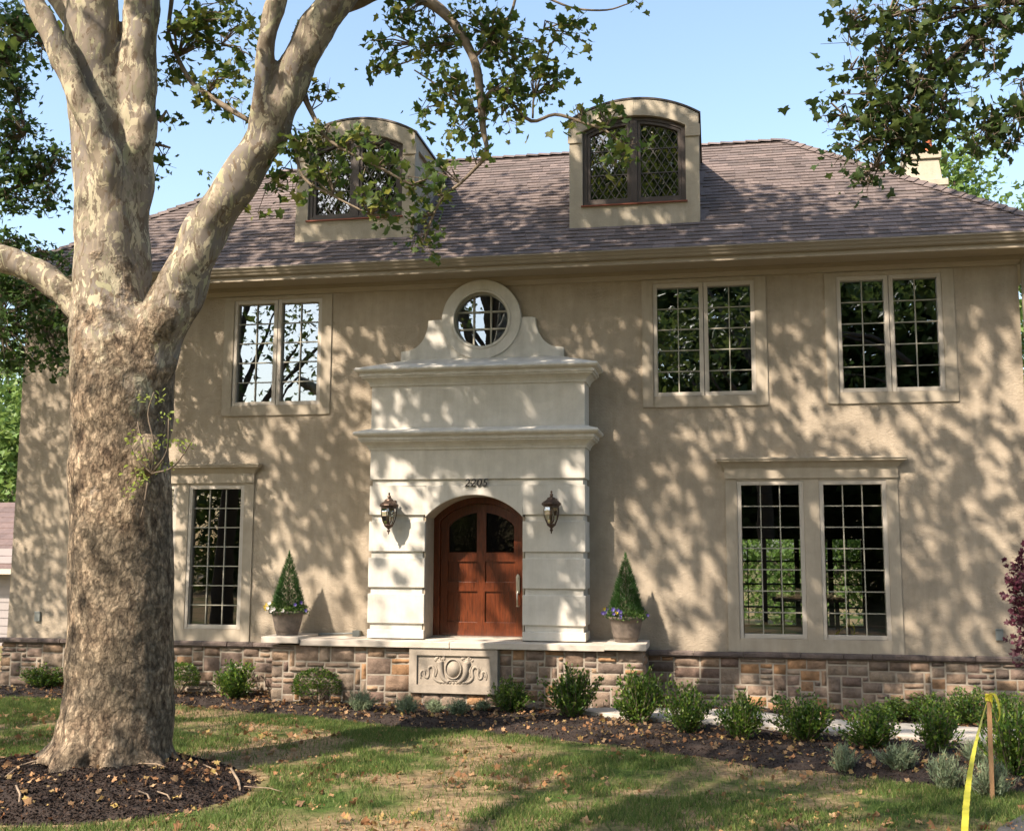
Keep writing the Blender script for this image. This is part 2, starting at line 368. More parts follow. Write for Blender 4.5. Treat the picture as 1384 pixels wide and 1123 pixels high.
# ------------------------------------------------------------------ leaf meshes
def template(kind):
    if kind == 'palm':      # five pointed lobes, slightly folded
        pts = [(0, -.12, 0)]
        out = [(0, -.16), (.26, -.30), (.60, -.20), (.46, .06), (.70, .34), (.36, .40), (.26, .50), (0, .84), (-.22, .48), (-.36, .36), (-.66, .40), (-.47, .08), (-.62, -.14), (-.24, -.28)]
        v = np.array([(0, .12, -.05)]+[(x, y-.1, .28*abs(x)-.26*y*y-.12*x*y) for x, y in out], float)
        n = len(out); f = np.array([(0, 1+i, 1+(i+1) % n) for i in range(n)])
        return v, f
    if kind == 'maple':     # three-lobe cheap
        out = [(0, -.3), (.5, -.05), (.32, .18), (.16, .2), (0, .8), (-.16, .2), (-.32, .18), (-.5, -.05)]
        v = np.array([(0, .05, -.05)]+[(x, y, .12*abs(x)) for x, y in out], float); n = len(out)
        return v, np.array([(0, 1+i, 1+(i+1) % n) for i in range(n)])
    if kind == 'oval':
        v = np.array([(0, -.5, 0), (.24, -.1, .07), (.2, .25, .05), (0, .5, -.05), (-.2, .25, .05), (-.24, -.1, .07), (0, 0, -.03)], float)
        return v, np.array([(6, i, (i+1) % 6) for i in range(6)])
    if kind == 'needle':
        v = np.array([(-.07, -.5, 0), (.07, -.5, 0), (0, .5, .03)], float); return v, np.array([(0, 1, 2)])
    if kind == 'dead':
        out = [(0, -.35), (.25, -.22), (.55, -.1), (.36, .1), (.45, .38), (.15, .3), (0, .65), (-.2, .28), (-.5, .3), (-.34, .05), (-.45, -.2), (-.2, -.24)]
        v = np.array([(0, 0, .05)]+[(x, y, .35*x*x+.18*math.sin(5*x+3*y)) for x, y in out], float); n = len(out)
        return v, np.array([(0, 1+i, 1+(i+1) % n) for i in range(n)])
def leaf_mesh(name, C, S, kind, up=.35, rng=None, D=None):
    """C (N,3) centres, S (N) sizes; random orientation with an upward bias for the leaf normal; D optional axis directions"""
    rng = rng or NR; C = np.asarray(C, float); N = len(C); S = np.asarray(S, float)
    v, f = template(kind)
    nrm = rng.normal(size=(N, 3)); nrm[:, 2] = np.abs(nrm[:, 2])*.6+up*3*rng.random(N)
    nrm /= np.linalg.norm(nrm, axis=1)[:, None]
    a = D if D is not None else rng.normal(size=(N, 3))+np.array([0, 0, -.4])
    a = a-nrm*np.sum(a*nrm, 1)[:, None]; a /= np.linalg.norm(a, axis=1)[:, None]+1e-9
    if D is not None:
        a = D/(np.linalg.norm(D, axis=1)[:, None]+1e-9); nrm = nrm-a*np.sum(a*nrm, 1)[:, None]; nrm /= np.linalg.norm(nrm, axis=1)[:, None]+1e-9
    b = np.cross(a, nrm)
    V = C[:, None, :]+(v[None, :, 0, None]*b[:, None, :]+v[None, :, 1, None]*a[:, None, :]+v[None, :, 2, None]*nrm[:, None, :])*S[:, None, None]
    K = len(v); Fc = (f[None]+np.arange(N)[:, None, None]*K).reshape(-1)
    me = bpy.data.meshes.new(name); me.vertices.add(N*K); me.vertices.foreach_set('co', V.reshape(-1))
    nf = N*len(f); me.loops.add(nf*3); me.loops.foreach_set('vertex_index', Fc.astype(np.int32))
    me.polygons.add(nf); me.polygons.foreach_set('loop_start', np.arange(nf, dtype=np.int32)*3)
    me.update(calc_edges=True); return me
def catmull(pts, rs, k=5):
    pts = [Vector(p) for p in pts]; P_ = [pts[0]*2-pts[1]]+pts+[pts[-1]*2-pts[-2]]; R_ = [rs[0]]+list(rs)+[rs[-1]]
    o = []; ro = []
    for i in range(1, len(P_)-2):
        for j in range(k):
            t = j/k; a, b, c, d = P_[i-1:i+3]
            o.append(.5*((2*b)+(c-a)*t+(2*a-5*b+4*c-d)*t*t+(3*b-a-3*c+d)*t**3)); ro.append(R_[i]*(1-t)+R_[i+1]*t)
    o.append(pts[-1]); ro.append(rs[-1]); return o, ro
def clumps(center, rad, n, clump=9, cr=.16, rng=None, shell=.35):
    """returns leaf centres and clump centres for an ellipsoidal blob"""
    rng = rng or NR; nc = max(1, n//clump); d = rng.normal(size=(nc, 3)); d /= np.linalg.norm(d, axis=1)[:, None]
    r = (shell+(1-shell)*rng.random(nc))**.7; cc = np.array(center)+d*r[:, None]*np.array(rad)
    L = np.repeat(cc, clump, 0)+rng.normal(size=(nc*clump, 3))*cr*np.array([1, 1, .75]); return L, cc

# ================================================================== THE HOUSE
WX0, WX1, WZT, WZB = -10.47, 3.97, 5.98, -.3
house = empty('house', (0, 0, 0))
tag(house, 'two-storey tan stucco house with hipped shingle roof, two dormers and white entrance surround', 'house')
CXH = -3.225
# window openings (x0, x1, z0, z1)
WU = [(-.80, .58, 4.19, 5.77), (1.66, 3.01, 4.19, 5.77), (-7.01, -5.635, 4.19, 5.77), (-9.47, -8.10, 4.19, 5.77)]
WD = [(.29, 1.155, .95, 3.02), (1.355, 2.21, .95, 3.02), (-7.62, -6.75, .95, 3.02), (-8.67, -7.81, .95, 3.02)]
holes = WU+WD+[(-3.64, -2.81, 4.93, 5.76), (-3.92, -2.52, .9, 2.95)]
w = MB(); xs = sorted({WX0, WX1}|{h[0] for h in holes}|{h[1] for h in holes}); zs = sorted({WZB, WZT}|{h[2] for h in holes}|{h[3] for h in holes})
for i in range(len(xs)-1):
    for j in range(len(zs)-1):
        xc, zc = (xs[i]+xs[i+1])/2, (zs[j]+zs[j+1])/2
        if any(h[0] < xc < h[1] and h[2] < zc < h[3] for h in holes): continue
        w.face([(xs[i], 0, zs[j]), (xs[i+1], 0, zs[j]), (xs[i+1], 0, zs[j+1]), (xs[i], 0, zs[j+1])])
for a, b, c, d in holes:
    w.face([(a, 0, c), (a, .22, c), (a, .22, d), (a, 0, d)]); w.face([(b, 0, c), (b, 0, d), (b, .22, d), (b, .22, c)])
    w.face([(a, 0, d), (a, .22, d), (b, .22, d), (b, 0, d)]); w.face([(a, 0, c), (b, 0, c), (b, .22, c), (a, .22, c)])
YB = 8.0
w.face([(WX0, 0, WZB), (WX0, 0, WZT), (WX0, YB, WZT), (WX0, YB, WZB)]); w.face([(WX1, 0, WZB), (WX1, YB, WZB), (WX1, YB, WZT), (WX1, 0, WZT)])
bw = (.3, 2.9, .55, 2.38)
w.face([(WX0, YB, WZB), (bw[0], YB, WZB), (bw[0], YB, WZT), (WX0, YB, WZT)]); w.face([(bw[1], YB, WZB), (WX1, YB, WZB), (WX1, YB, WZT), (bw[1], YB, WZT)])
w.face([(bw[0], YB, bw[3]), (bw[1], YB, bw[3]), (bw[1], YB, WZT), (bw[0], YB, WZT)]); w.face([(bw[0], YB, WZB), (bw[1], YB, WZB), (bw[1], YB, bw[2]), (bw[0], YB, bw[2])])
w.build('wall', M['stucco'], house, fix=False)
# interior: floors, partitions, back window grid
it = MB()
it.box(WX0+.03, WX1-.03, .25, 7.9, .55, .62); it.box(WX0+.03, WX1-.03, .25, 7.9, 3.28, 3.6); it.box(WX0+.03, WX1-.03, .25, 7.9, 5.9, 5.95)
it.box(-1.0, -.88, .25, 7.85, .62, 3.28); it.box(-5.1, -4.98, .25, 7.85, .62, 3.28); it.box(-5.1, -.9, 2.0, 2.1, .62, 3.28)
it.box(WX0+.1, WX1-.1, 3.6, 3.7, 3.6, 5.9); it.box(-10.3, -5.1, 4, 4.1, .62, 3.28)
it.box(-.85, 3.85, 7.84, 7.9, .62, .66)
it.box(3.0, 3.2, 2.0, 2.2, .62, 3.28); it.box(.9, 2.0, 3.2, 3.9, 1.30, 1.36); it.box(1.0, 1.06, 3.3, 3.36, .62, 1.3); it.box(1.85, 1.91, 3.3, 3.36, .62, 1.3)
it.build('interior', M['interior'], house)
bg = MB(); x0, x1, z0, z1 = bw
for x in (x0, .95, 1.6, 2.25, x1): bg.box(x-.05, x+.05, 7.93, 7.99, z0, z1)
for i in range(1, 8): bg.box(x0+.325*i-.01, x0+.325*i+.01, 7.94, 7.98, z0, z1)
for i in range(0, 5): z = z0+(z1-z0)*i/4; bg.box(x0, x1, 7.935, 7.985, z-.018, z+.018)
bg.build('back_window', M['dark_frame'], house)

def cutbox(mb, x0, x1, z0, z1, hs, y0, y1):          # casing board with holes: pieces butted
    xs = sorted({x0, x1}|{h[0] for h in hs}|{h[1] for h in hs})
    mb_ = mb
    for i in range(len(xs)-1):
        a, b = xs[i], xs[i+1]; hh = [h for h in hs if h[0] <= (a+b)/2 <= h[1]]
        if hh:
            h = hh[0]
            if h[2]-z0 > .005: mb_.box(a, b, y0, y1, z0, h[2])
            if z1-h[3] > .005: mb_.box(a, b, y0, y1, h[3], z1)
        else: mb_.box(a, b, y0, y1, z0, z1)
def sash(mb, x0, x1, z0, z1, w_, y0, y1):
    mb.box(x0, x0+w_, y0, y1, z0, z1); mb.box(x1-w_, x1, y0, y1, z0, z1); mb.box(x0+w_, x1-w_, y0, y1, z1-w_, z1); mb.box(x0+w_, x1-w_, y0, y1, z0, z0+w_)
def sash_window(parent, spans, z0, z1, cols, rows, glass, proto=None):
    for a, b in spans:
        f = MB(); sash(f, a, b, z0, z1, .055, -.012, .10); f.build('frame', M['frame'], parent, bevel=.005)
        g = MB(); g.face([(a+.05, .055, z0+.05), (b-.05, .055, z0+.05), (b-.05, .055, z1-.05), (a+.05, .055, z1-.05)]); g.build('pane', glass, parent)
        mn = MB(); A, B, C, D_ = a+.055, b-.055, z0+.055, z1-.055
        for i in range(1, cols): x = A+(B-A)*i/cols; mn.box(x-.0068, x+.0068, .03, .05, C, D_)
        for j in range(1, rows): z = C+(D_-C)*j/rows; mn.box(A, B, .032, .048, z-.0068, z+.0068)
        mn.build('muntins', M['muntin'], parent)
for (a, b, c, d) in WU:
    cs = MB(); cutbox(cs, a-.155, b+.155, c-.15, 5.828, [(a, b, c, d)], -.022, .01)
    o = cs.build('window', M['trim'], house, bevel=.004)
    mid = (a+b)/2; f = MB(); f.box(a, b, .0, .05, d-.001, d+.012); f.build('head_strip', M['nickel'], o)
    sash_window(o, [(a, mid-.004), (mid+.004, b)], c, d, 2, 5, M['glass_up'])
for (g0, g1) in ((WD[0], WD[1]), (WD[3], WD[2])):
    cs = MB(); X0, X1 = g0[0]-.155, g1[1]+.145
    cutbox(cs, X0, X1, .775, 3.05, [g0, g1], -.022, .01)
    o = cs.build('window', M['trim'], house, bevel=.004)
    for h in (g0, g1): sash_window(o, [(h[0], h[1])], h[2], h[3], 3, 7, M['glass'])
    l = MB(); l.box(X0-.005, X1+.005, -.045, .01, 3.05, 3.185)
    l.cornice([(.0, 3.185), (.01, 3.20), (.05, 3.25), (.10, 3.275), (.10, 3.30), (.115, 3.302), (.115, 3.325), (0, 3.335)], X0-.005, X1+.005, -.045, .005)
    l.build('lintel', M['trim'], o)

# round window, ring and pediment scrolls
OC = (-3.225, 5.345)
def circ(r, n=64, c=OC, a0=0, a1=2*math.pi, end=False):
    return [(c[0]+r*math.cos(a0+(a1-a0)*i/n), c[1]+r*math.sin(a0+(a1-a0)*i/n)) for i in range(n+(1 if end else 0))]
rg = MB(); rg.strip(circ(.405), circ(.575), -.10, .005, closed=True); rg.strip(circ(.395), circ(.43), -.115, -.1005, closed=True)
rw = rg.build('round_window', M['white'], house, bevel=.006)
f = MB(); f.strip(circ(.375), circ(.406), -.05, .06, closed=True); f.build('frame', M['muntin'], rw)
g = MB(); g.face([(x, .03, z) for x, z in circ(.38)]); g.build('pane', M['glass_up'], rw)
mn = MB()
for t in (-.125, .125): mn.box(OC[0]+t-.012, OC[0]+t+.012, .0, .025, OC[1]-.355, OC[1]+.355); mn.box(OC[0]-.355, OC[0]+.355, .002, .022, OC[1]+t-.012, OC[1]+t+.012)
mn.build('muntins', M['muntin'], rw)

# portico (entrance surround)
PX0, PX1, PY = -4.69, -1.70, -.50
AX0, AX1 = -3.895, -2.545; AS, AR = 2.53, .30; AXC = (AX0+AX1)/2; hw = (AX1-AX0)/2; RAD = (hw*hw+AR*AR)/(2*AR); AZC = AS+AR-RAD
def arch(r_off=0., n=28, x0=None, x1=None):
    r = RAD+r_off; x0 = AX0-r_off if x0 is None else x0; x1 = AX1+r_off if x1 is None else x1
    return [(x0+(x1-x0)*i/n, AZC+math.sqrt(max(0, r*r-(x0+(x1-x0)*i/n-AXC)**2))) for i in range(n+1)]
p = MB(); IN = .03
jz = [3.045, 2.56, 2.065, 1.58, 1.10]; ch = .085
def pier(x0, x1):
    p.box(x0+IN, x1-IN, PY+IN, -.001, .9, 2.56)                       # recessed core
    prev = 2.475
    for a, b in ((2.065, 2.475), (1.58, 1.98), (1.10, 1.495), (.9, 1.015)): p.box(x0, x1, PY, -.0015, a, b)
pier(PX0, AX0); pier(AX1, PX1)
# arched course 2.56 .. 2.96, channel 2.96..3.045, frieze 3.045..3.46, attic 3.46..4.35
ac = arch(); tp = [(x, 2.9595) for x, z in ac]; p.strip(ac, tp, PY, -.002)
p.box(PX0, AX0, PY, -.002, 2.56, 2.9595); p.box(AX1, PX1, PY, -.002, 2.56, 2.9595)
p.box(PX0+IN, PX1-IN, PY+IN, -.001, 2.9597, 3.0448); p.box(PX0, PX1, PY, -.002, 3.045, 3.50); p.box(PX0+.0, PX1-.0, PY-.0, -.002, 3.60, 4.40)
po = p.build('portico', M['white'], house, bevel=.007)
jb = MB(); jb.box(AX0-.02, AX0+.004, PY+.034, -.025, .9, AS+.005)
jb.box(AX1-.004, AX1+.02, PY+.034, -.025, .9, AS+.005); a2 = arch(-.004, x0=AX0, x1=AX1); a3 = arch(.004, x0=AX0, x1=AX1); jb.strip(a2, a3, PY+.034, -.025)
jb.build('reveal', M['stucco'], po)
prof = lambda z0, k: [(0, z0), (.018, z0), (.022, z0+.025*k), (.045, z0+.06*k), (.085, z0+.095*k), (.12, z0+.105*k), (.12, z0+.125*k), (.14, z0+.13*k), (.14, z0+.175*k), (.155, z0+.18*k), (.185, z0+.19*k), (.20, z0+.21*k), (.20, z0+.225*k), (.185, z0+.245*k), (.14, z0+.255*k)]
c2 = MB(); c2.cornice(prof(3.455, 1.0)+[(-.02, 3.765)], PX0, PX1, PY, .0); c2.build('cornice', M['white'], po)
c1 = MB(); c1.cornice(prof(4.345, 1.0)+[(-.45, 4.80)], PX0, PX1, PY, .0); c1.build('cornice', M['white'], po)
pd = MB()
def scroll(s):
    o = [(.0, 4.70), (1.18, 4.70), (1.18, 4.91), (1.11, 4.92)]
    for i in range(0, 11): a = math.pi/2*i/10; o.append((1.11-.33*math.sin(a), 4.92+.43*(1-math.cos(a))))
    o += [(.70, 5.36), (.5, 5.36), (.5, 5.06), (0, 4.9)]
    return [(CXH+s*x, z) for x, z in o]
for s in (1, -1):
    q = scroll(s); q = q if s == 1 else q[::-1]; pd.prism(q, -.075, .004)
pd.build('pediment', M['white'], po, bevel=.005)
# house number
cu = bpy.data.curves.new('number', 'FONT'); cu.body = '2205'; cu.size = .145; cu.shear = .22; cu.extrude = .008; cu.space_character = 1.12; cu.align_x = 'CENTER'; cu.offset = .001
to = bpy.data.objects.new('tmp_text', cu); COL.objects.link(to)
dg = bpy.context.evaluated_depsgraph_get(); me = bpy.data.meshes.new_from_object(to.evaluated_get(dg)); bpy.data.objects.remove(to)
me.transform(Matrix.Translation((-3.19, PY-.012, 2.945)) @ Matrix.Rotation(math.pi/2, 4, 'X'))
link('house_number', me, M['black'], po)

# door
dr = MB(); DY = .0
fo = arch(-.0, x0=AX0, x1=AX1); fi = arch(-.09, x0=AX0+.09, x1=AX1-.09)
fo_ = [(AX0, .9)]+fo+[(AX1, .9)]; fi_ = [(AX0+.09, .9)]+fi+[(AX1-.09, .9)]
fr = MB(); fr.strip(fo_, fi_, -.02, .14)
door = empty('door', (0, 0, 0)); door.parent = house
fr.build('door_frame', M['door'], door, bevel=.006)
L0, L1 = AX0+.093, AX1-.093
LW = L1-L0; st = .105; mx = (L0+L1)/2
def curve_z(x, off): r = RAD-off; return AZC+math.sqrt(max(0, r*r-(x-AXC)**2))
dl = MB()
def seg(x0, x1, n=10): return [x0+(x1-x0)*i/n for i in range(n+1)]
# stiles and rails
def vpoly(x0, x1, z0, off):     # vertical member topped by curve
    X = seg(x0, x1, 6); return [(x0, z0), (x1, z0)]+[(x, curve_z(x, off)) for x in X[::-1]]
dl.prism(vpoly(L0, L0+st, .915, .094), .03, .09); dl.prism(vpoly(L1-st, L1, .915, .094), .03, .09)
dl.prism(vpoly(mx-st/2, mx+st/2, .915, .20), .031, .089)
X = seg(L0+st, L1-st, 20); dl.strip([(x, curve_z(x, .205)) for x in X], [(x, curve_z(x, .094)) for x in X], .031, .089)
for a, b in ((L0+st, mx-st/2), (mx+st/2, L1-st)):
    dl.box(a, b, .032, .088, .915, 1.10); dl.box(a, b, .032, .088, 1.52, 1.65); dl.box(a, b, .032, .088, 1.93, 2.045)
    for z0, z1 in ((1.10, 1.52), (1.65, 1.93)):
        dl.box(a, b, .055, .075, z0, z1)
        for i in range(1, 6): x = a+(b-a)*i/6; dl.box(x-.002, x+.002, .053, .056, z0, z1)
dl.build('door_leaf', M['door'], door, bevel=.005)
for a, b in ((L0+st, mx-st/2), (mx+st/2, L1-st)):
    X = seg(a, b, 8); g = MB(); g.face([(a, .06, 2.045), (b, .06, 2.045)]+[(x, .06, curve_z(x, .205)) for x in X[::-1]]); g.build('door_pane', M['door_glass'], door)
    e = MB(); e.strip([(a, 2.045)]+[(x, curve_z(x, .205)) for x in X]+[(b, 2.045)], [(a+.014, 2.059)]+[(min(max(x, a+.014), b-.014), curve_z(x, .219)) for x in X]+[(b-.014, 2.059)], .028, .05)
    e.box(a+.0, b-.0, .027, .05, 2.045, 2.059); e.build('glazing_bead', M['door'], door)
h = MB(); hx = L1-.06; h.prism([(hx-.024, 1.50), (hx+.024, 1.50), (hx+.027, 1.72), (hx+.015, 1.75), (hx, 1.765), (hx-.015, 1.75), (hx-.027, 1.72)], .008, .029)
h.tube([(hx, .02, 1.52), (hx, -.035, 1.50), (hx, -.042, 1.42), (hx, -.035, 1.34), (hx, .02, 1.325)], [.010, .012, .013, .012, .010], 8)
h.lathe([(.002, -.01), (.026, -.008), (.026, .008), (.002, .01)], (hx, .02, 1.325), 16); h.lathe([(.016, -.004), (.016, .014), (.004, .018)], (hx, .01, 1.70), 12)
h.build('door_handle', M['nickel'], door, bevel=.002)
th = MB(); th.box(AX0, AX1, -.03, .2, .895, .914); th.build('threshold', M['nickel'], door)

# stone packing -----------------------------------------------------
def stones(X0, X1, Z0, Z1, yf, depth=.026, u=.085, v=.073, seed=1, skip=None, flip=False):
    """irregular coursed field stone on a face looking to -Y; returns MB with pillowed stones"""
    R = random.Random(seed); nx = max(1, round((X1-X0)/u)); nz = max(1, round((Z1-Z0)/v)); u = (X1-X0)/nx; v = (Z1-Z0)/nz
    occ = [[False]*nx for _ in range(nz)]; mb = MB()
    for j in range(nz-1, -1, -1):
        i = 0
        while i < nx:
            if occ[j][i]: i += 1; continue
            hgt = R.choice([1, 1, 1, 2, 2, 2, 3]); wid = {1: R.choice([2, 2, 3, 4]), 2: R.choice([2, 3, 3, 4]), 3: R.choice([2, 3, 4])}[hgt]
            hgt = min(hgt, j+1); k = 0
            while k < wid and i+k < nx and not any(occ[j-q][i+k] for q in range(hgt)): k += 1
            if k == 0: hgt = 1; k = 1
            if i+k == nx-1 and not occ[j][nx-1] and k < 4 and not any(occ[j-q][nx-1] for q in range(hgt)): k += 1
            for q in range(hgt):
                for e in range(k): occ[j-q][i+e] = True
            gx = .006; jx = lambda: R.uniform(-.010, .010)
            x0 = X0+i*u+gx; x1 = X0+(i+k)*u-gx; zt = Z0+(j+1)*v-gx*.8; zb = Z0+(j-hgt+1)*v+gx*.8
            if skip and skip(x0, x1, zb, zt): i += k; continue
            cs = [(x0+abs(jx()), zb+abs(jx())), (x1-abs(jx()), zb+abs(jx())), (x1-abs(jx()), zt-abs(jx())), (x0+abs(jx()), zt-abs(jx()))]
            na, nb = max(3, int((x1-x0)/.035)), max(3, int((zt-zb)/.03)); dd = depth*R.uniform(.7, 1.25); tx, tz = R.uniform(-.15, .15), R.uniform(-.15, .15); sd = R.random()*50
            vs = []; fs = []
            for b in range(nb+1):
                for a in range(na+1):
                    s, t = a/na, b/nb
                    x = (cs[0][0]*(1-s)+cs[1][0]*s)*(1-t)+(cs[3][0]*(1-s)+cs[2][0]*s)*t
                    z = (cs[0][1]*(1-s)+cs[1][1]*s)*(1-t)+(cs[3][1]*(1-s)+cs[2][1]*s)*t
                    ex = min(s, 1-s)*(x1-x0); ez = min(t, 1-t)*(zt-zb); e = min(1, min(ex, ez)/.022)
                    pr = dd*(.35+.65*math.sqrt(e)) if e > 0 else 0
                    pr *= 1+tx*(s-.5)+tz*(t-.5)
                    if e > 0: pr += .020*noise.noise(Vector((x*9+sd, z*11, sd)))
                    vs.append((x, yf-pr, z))
            for b in range(nb):
                for a in range(na):
                    q = b*(na+1)+a; fs.append((q, q+1, q+na+2, q+na+1))
            mb.raw(vs, fs); i += k
    return mb
def stone_face(name_parent, X0, X1, Z0, Z1, yf, seed, **k):
    s = stones(X0, X1, Z0, Z1, yf, seed=seed, **k); return s.build('stones', M['stone'], name_parent, smooth=True, fix=False)
def cap_course(X0, X1, z0, z1, yf, out, seed, parent, name='cap_course'):
    R = random.Random(seed); mb = MB(); x = X0
    while x < X1-.02:
        x2 = min(X1, x+R.uniform(.35, .75));
        if X1-x2 < .15: x2 = X1
        n = max(4, int((x2-x)/.04)); rows = []
        o = out*R.uniform(.85, 1.15); dz = R.uniform(-.004, .004); sd = R.random()*30
        for i in range(n+1):
            xx = x+.004+(x2-x-.008)*i/n; q = .010*noise.noise(Vector((xx*12, sd, 0)))+.006*noise.noise(Vector((xx*40, sd, 4)))
            rows.append([(xx, yf, z1+dz), (xx, yf-o*.7+q, z1+dz-.003), (xx, yf-o+q, z1-.02+dz), (xx, yf-o+q*.6, z0+.02), (xx, yf-o*.75+q, z0), (xx, yf, z0)])
        vs = [p_ for r in rows for p_ in r]; fs = [(i*6+k, i*6+k+1, i*6+k+7, i*6+k+6) for i in range(n) for k in range(5)]
        fs += [tuple(range(6)), tuple(range(n*6, n*6+6))[::-1]]; mb.raw(vs, fs); x = x2
    return mb.build(name, M['capstone'], parent, fix=False)
base = MB(); base.box(WX0-.03, WX1+.03, -.035, -.001, -.3, .70)
bo = base.build('stone_base', M['mortar'], house)
stone_face(bo, -.92, WX1+.06, .0, .70, -.036, 3); stone_face(bo, WX0-.06, -6.0, .0, .70, -.036, 4)
cap_course(-.92, WX1+.08, .70, .775, -.03, .07, 5, bo); cap_course(WX0-.08, -5.96, .70, .775, -.03, .07, 6, bo)
lb = MB(); lb.box(-.92, WX1+.05, -.10, -.03, -.02, .045); lb.build('footing_ledge', M['cap'], bo, bevel=.006)

# eaves, gutter, roof --------------------------------------------------
EX0, EX1, EY = -11.0, 4.50, -.58
ev = MB(); ev.box(WX0-.02, WX1+.02, -.03, .02, 5.835, 5.95)                 # frieze
ev.box(WX0-.45, WX1+.45, -.5, -.0, 5.951, 5.965)                            # soffit
ev.box(WX0-.47, WX1+.47, -.53, -.50, 5.93, 6.06)
ev.box(WX1, WX1+.45, .0, 8.4, 5.951, 5.965); ev.box(WX0-.45, WX0, .0, 8.4, 5.951, 5.965)
ev.cornice([(0, 5.84), (.02, 5.87), (.05, 5.89), (.05, 5.95)], WX0-.02, WX1+.02, -.03, .0)
eo = ev.build('eaves', M['eave'], house)
gt = MB(); gp = [(0, 6.0), (.03, 5.995), (.05, 6.01), (.062, 6.04), (.075, 6.05), (.09, 6.085), (.105, 6.095), (.105, 6.115), (.09, 6.115), (.0, 6.10)]
gt.cornice(gp, WX0-.47, WX1+.47, -.53, 8.3); gt.build('gutter', M['gutter'], eo)
SL = .79
RY = 2.85; RZ = 6.12+SL*(RY-EY)
def roofz(y): return 6.12+SL*(y-EY)
rx0, rx1 = EX0+(RY-EY), EX1-(RY-EY)+.15
rf = MB(); yb = 8.4; ry2 = yb-(RY-EY)
c_ = [(EX0, EY, 6.12), (EX1, EY, 6.12), (EX1, yb, 6.12), (EX0, yb, 6.12)]; t_ = [(rx0, RY, RZ), (rx1, RY, RZ), (rx1, ry2, RZ), (rx0, ry2, RZ)]
for i in range(4): j = (i+1) % 4; rf.face([c_[i], c_[j], t_[j], t_[i]])
rf.face(t_); rf.face([(x, y, z-.06) for x, y, z in c_][::-1])
roof = rf.build('roof', M['shingle'], house, fix=False)
sh = MB(); R = random.Random(5); slen = math.hypot(RY-EY, RZ-6.12); nrow = 34; stp = slen/nrow
dy, dz = (RY-EY)/slen, (RZ-6.12)/slen; ny, nz = -dz, dy
dorm = [(-6.17, -4.26), (-2.01, -.10)]
for r_ in range(nrow):
    s0 = r_*stp; s1 = s0+stp*1.25
    ya, za = EY+dy*s0, 6.12+dz*s0; ym, zm = EY+dy*(s0+stp*.5), 0
    xa = EX0+(ya-EY)+.02; xb = EX1-(ya-EY)*((EX1-rx1)/(RY-EY))-.02; x = xa-R.random()*.2; x = xa
    while x < xb:
        x2 = min(xb, x+R.choice([.13, .17, .2, .24, .3])); t = R.choice([.007, .010, .014])
        if not any(a < (x+x2)/2 < b for a, b in dorm) or ya < .05 or ya > 1.9:
            y1, z1 = EY+dy*s1, 6.12+dz*s1; g = .0015; sl = dy*s1*.0; q = R.uniform(-.004, .004)
            xs1 = min(max(x, EX0+(y1-EY)), x2); xs2 = max(min(x2, EX1-(y1-EY)*((EX1-rx1)/(RY-EY))), xs1)
            ya_, za_ = ya+dy*q, za+dz*q
            sh.raw([(x+g, ya_+ny*(t+.006), za_+nz*(t+.006)), (x2-g, ya_+ny*(t+.006), za_+nz*(t+.006)), (xs2-g, y1+ny*.002, z1+nz*.002), (xs1+g, y1+ny*.002, z1+nz*.002), (x+g, ya_, za_-.002), (x2-g, ya_, za_-.002)],
                   [(0, 1, 2, 3), (4, 5, 1, 0), (0, 3, 4), (1, 5, 2)])
        x = x2
sh.build('shingles', M['shingle'], roof, fix=False)
rc = MB()
def capline(a, b, step=.17):
    a, b = Vector(a), Vector(b); n = int((b-a).length/step); d = (b-a)/n
    side = Vector((d.y, -d.x, 0)).normalized()*.12; u = d.cross(side).normalized()
    if u.z < 0: u = -u
    for i in range(n):
        p0, p1 = a+d*i, a+d*(i+1.15); k = u*(.036+.008*random.Random(i).random()); dn = Vector((0, 0, -.075))
        vs = [p0+side+dn+k, p0+k, p0-side+dn+k, p1-side+dn+u*.018, p1+u*.018, p1+side+dn+u*.018, p0+side+dn, p0, p0-side+dn]
        rc.raw(vs, [(0, 1, 4, 5), (1, 2, 3, 4), (0, 6, 7, 1), (1, 7, 8, 2)])
capline((EX1, EY, 6.13), (rx1, RY, RZ+.01)); capline((EX0, EY, 6.13), (rx0, RY, RZ+.01)); capline((rx0, RY, RZ+.01), (rx1, RY, RZ+.01), .2)
rc.build('ridge_cap', M['shingle'], roof, fix=False)

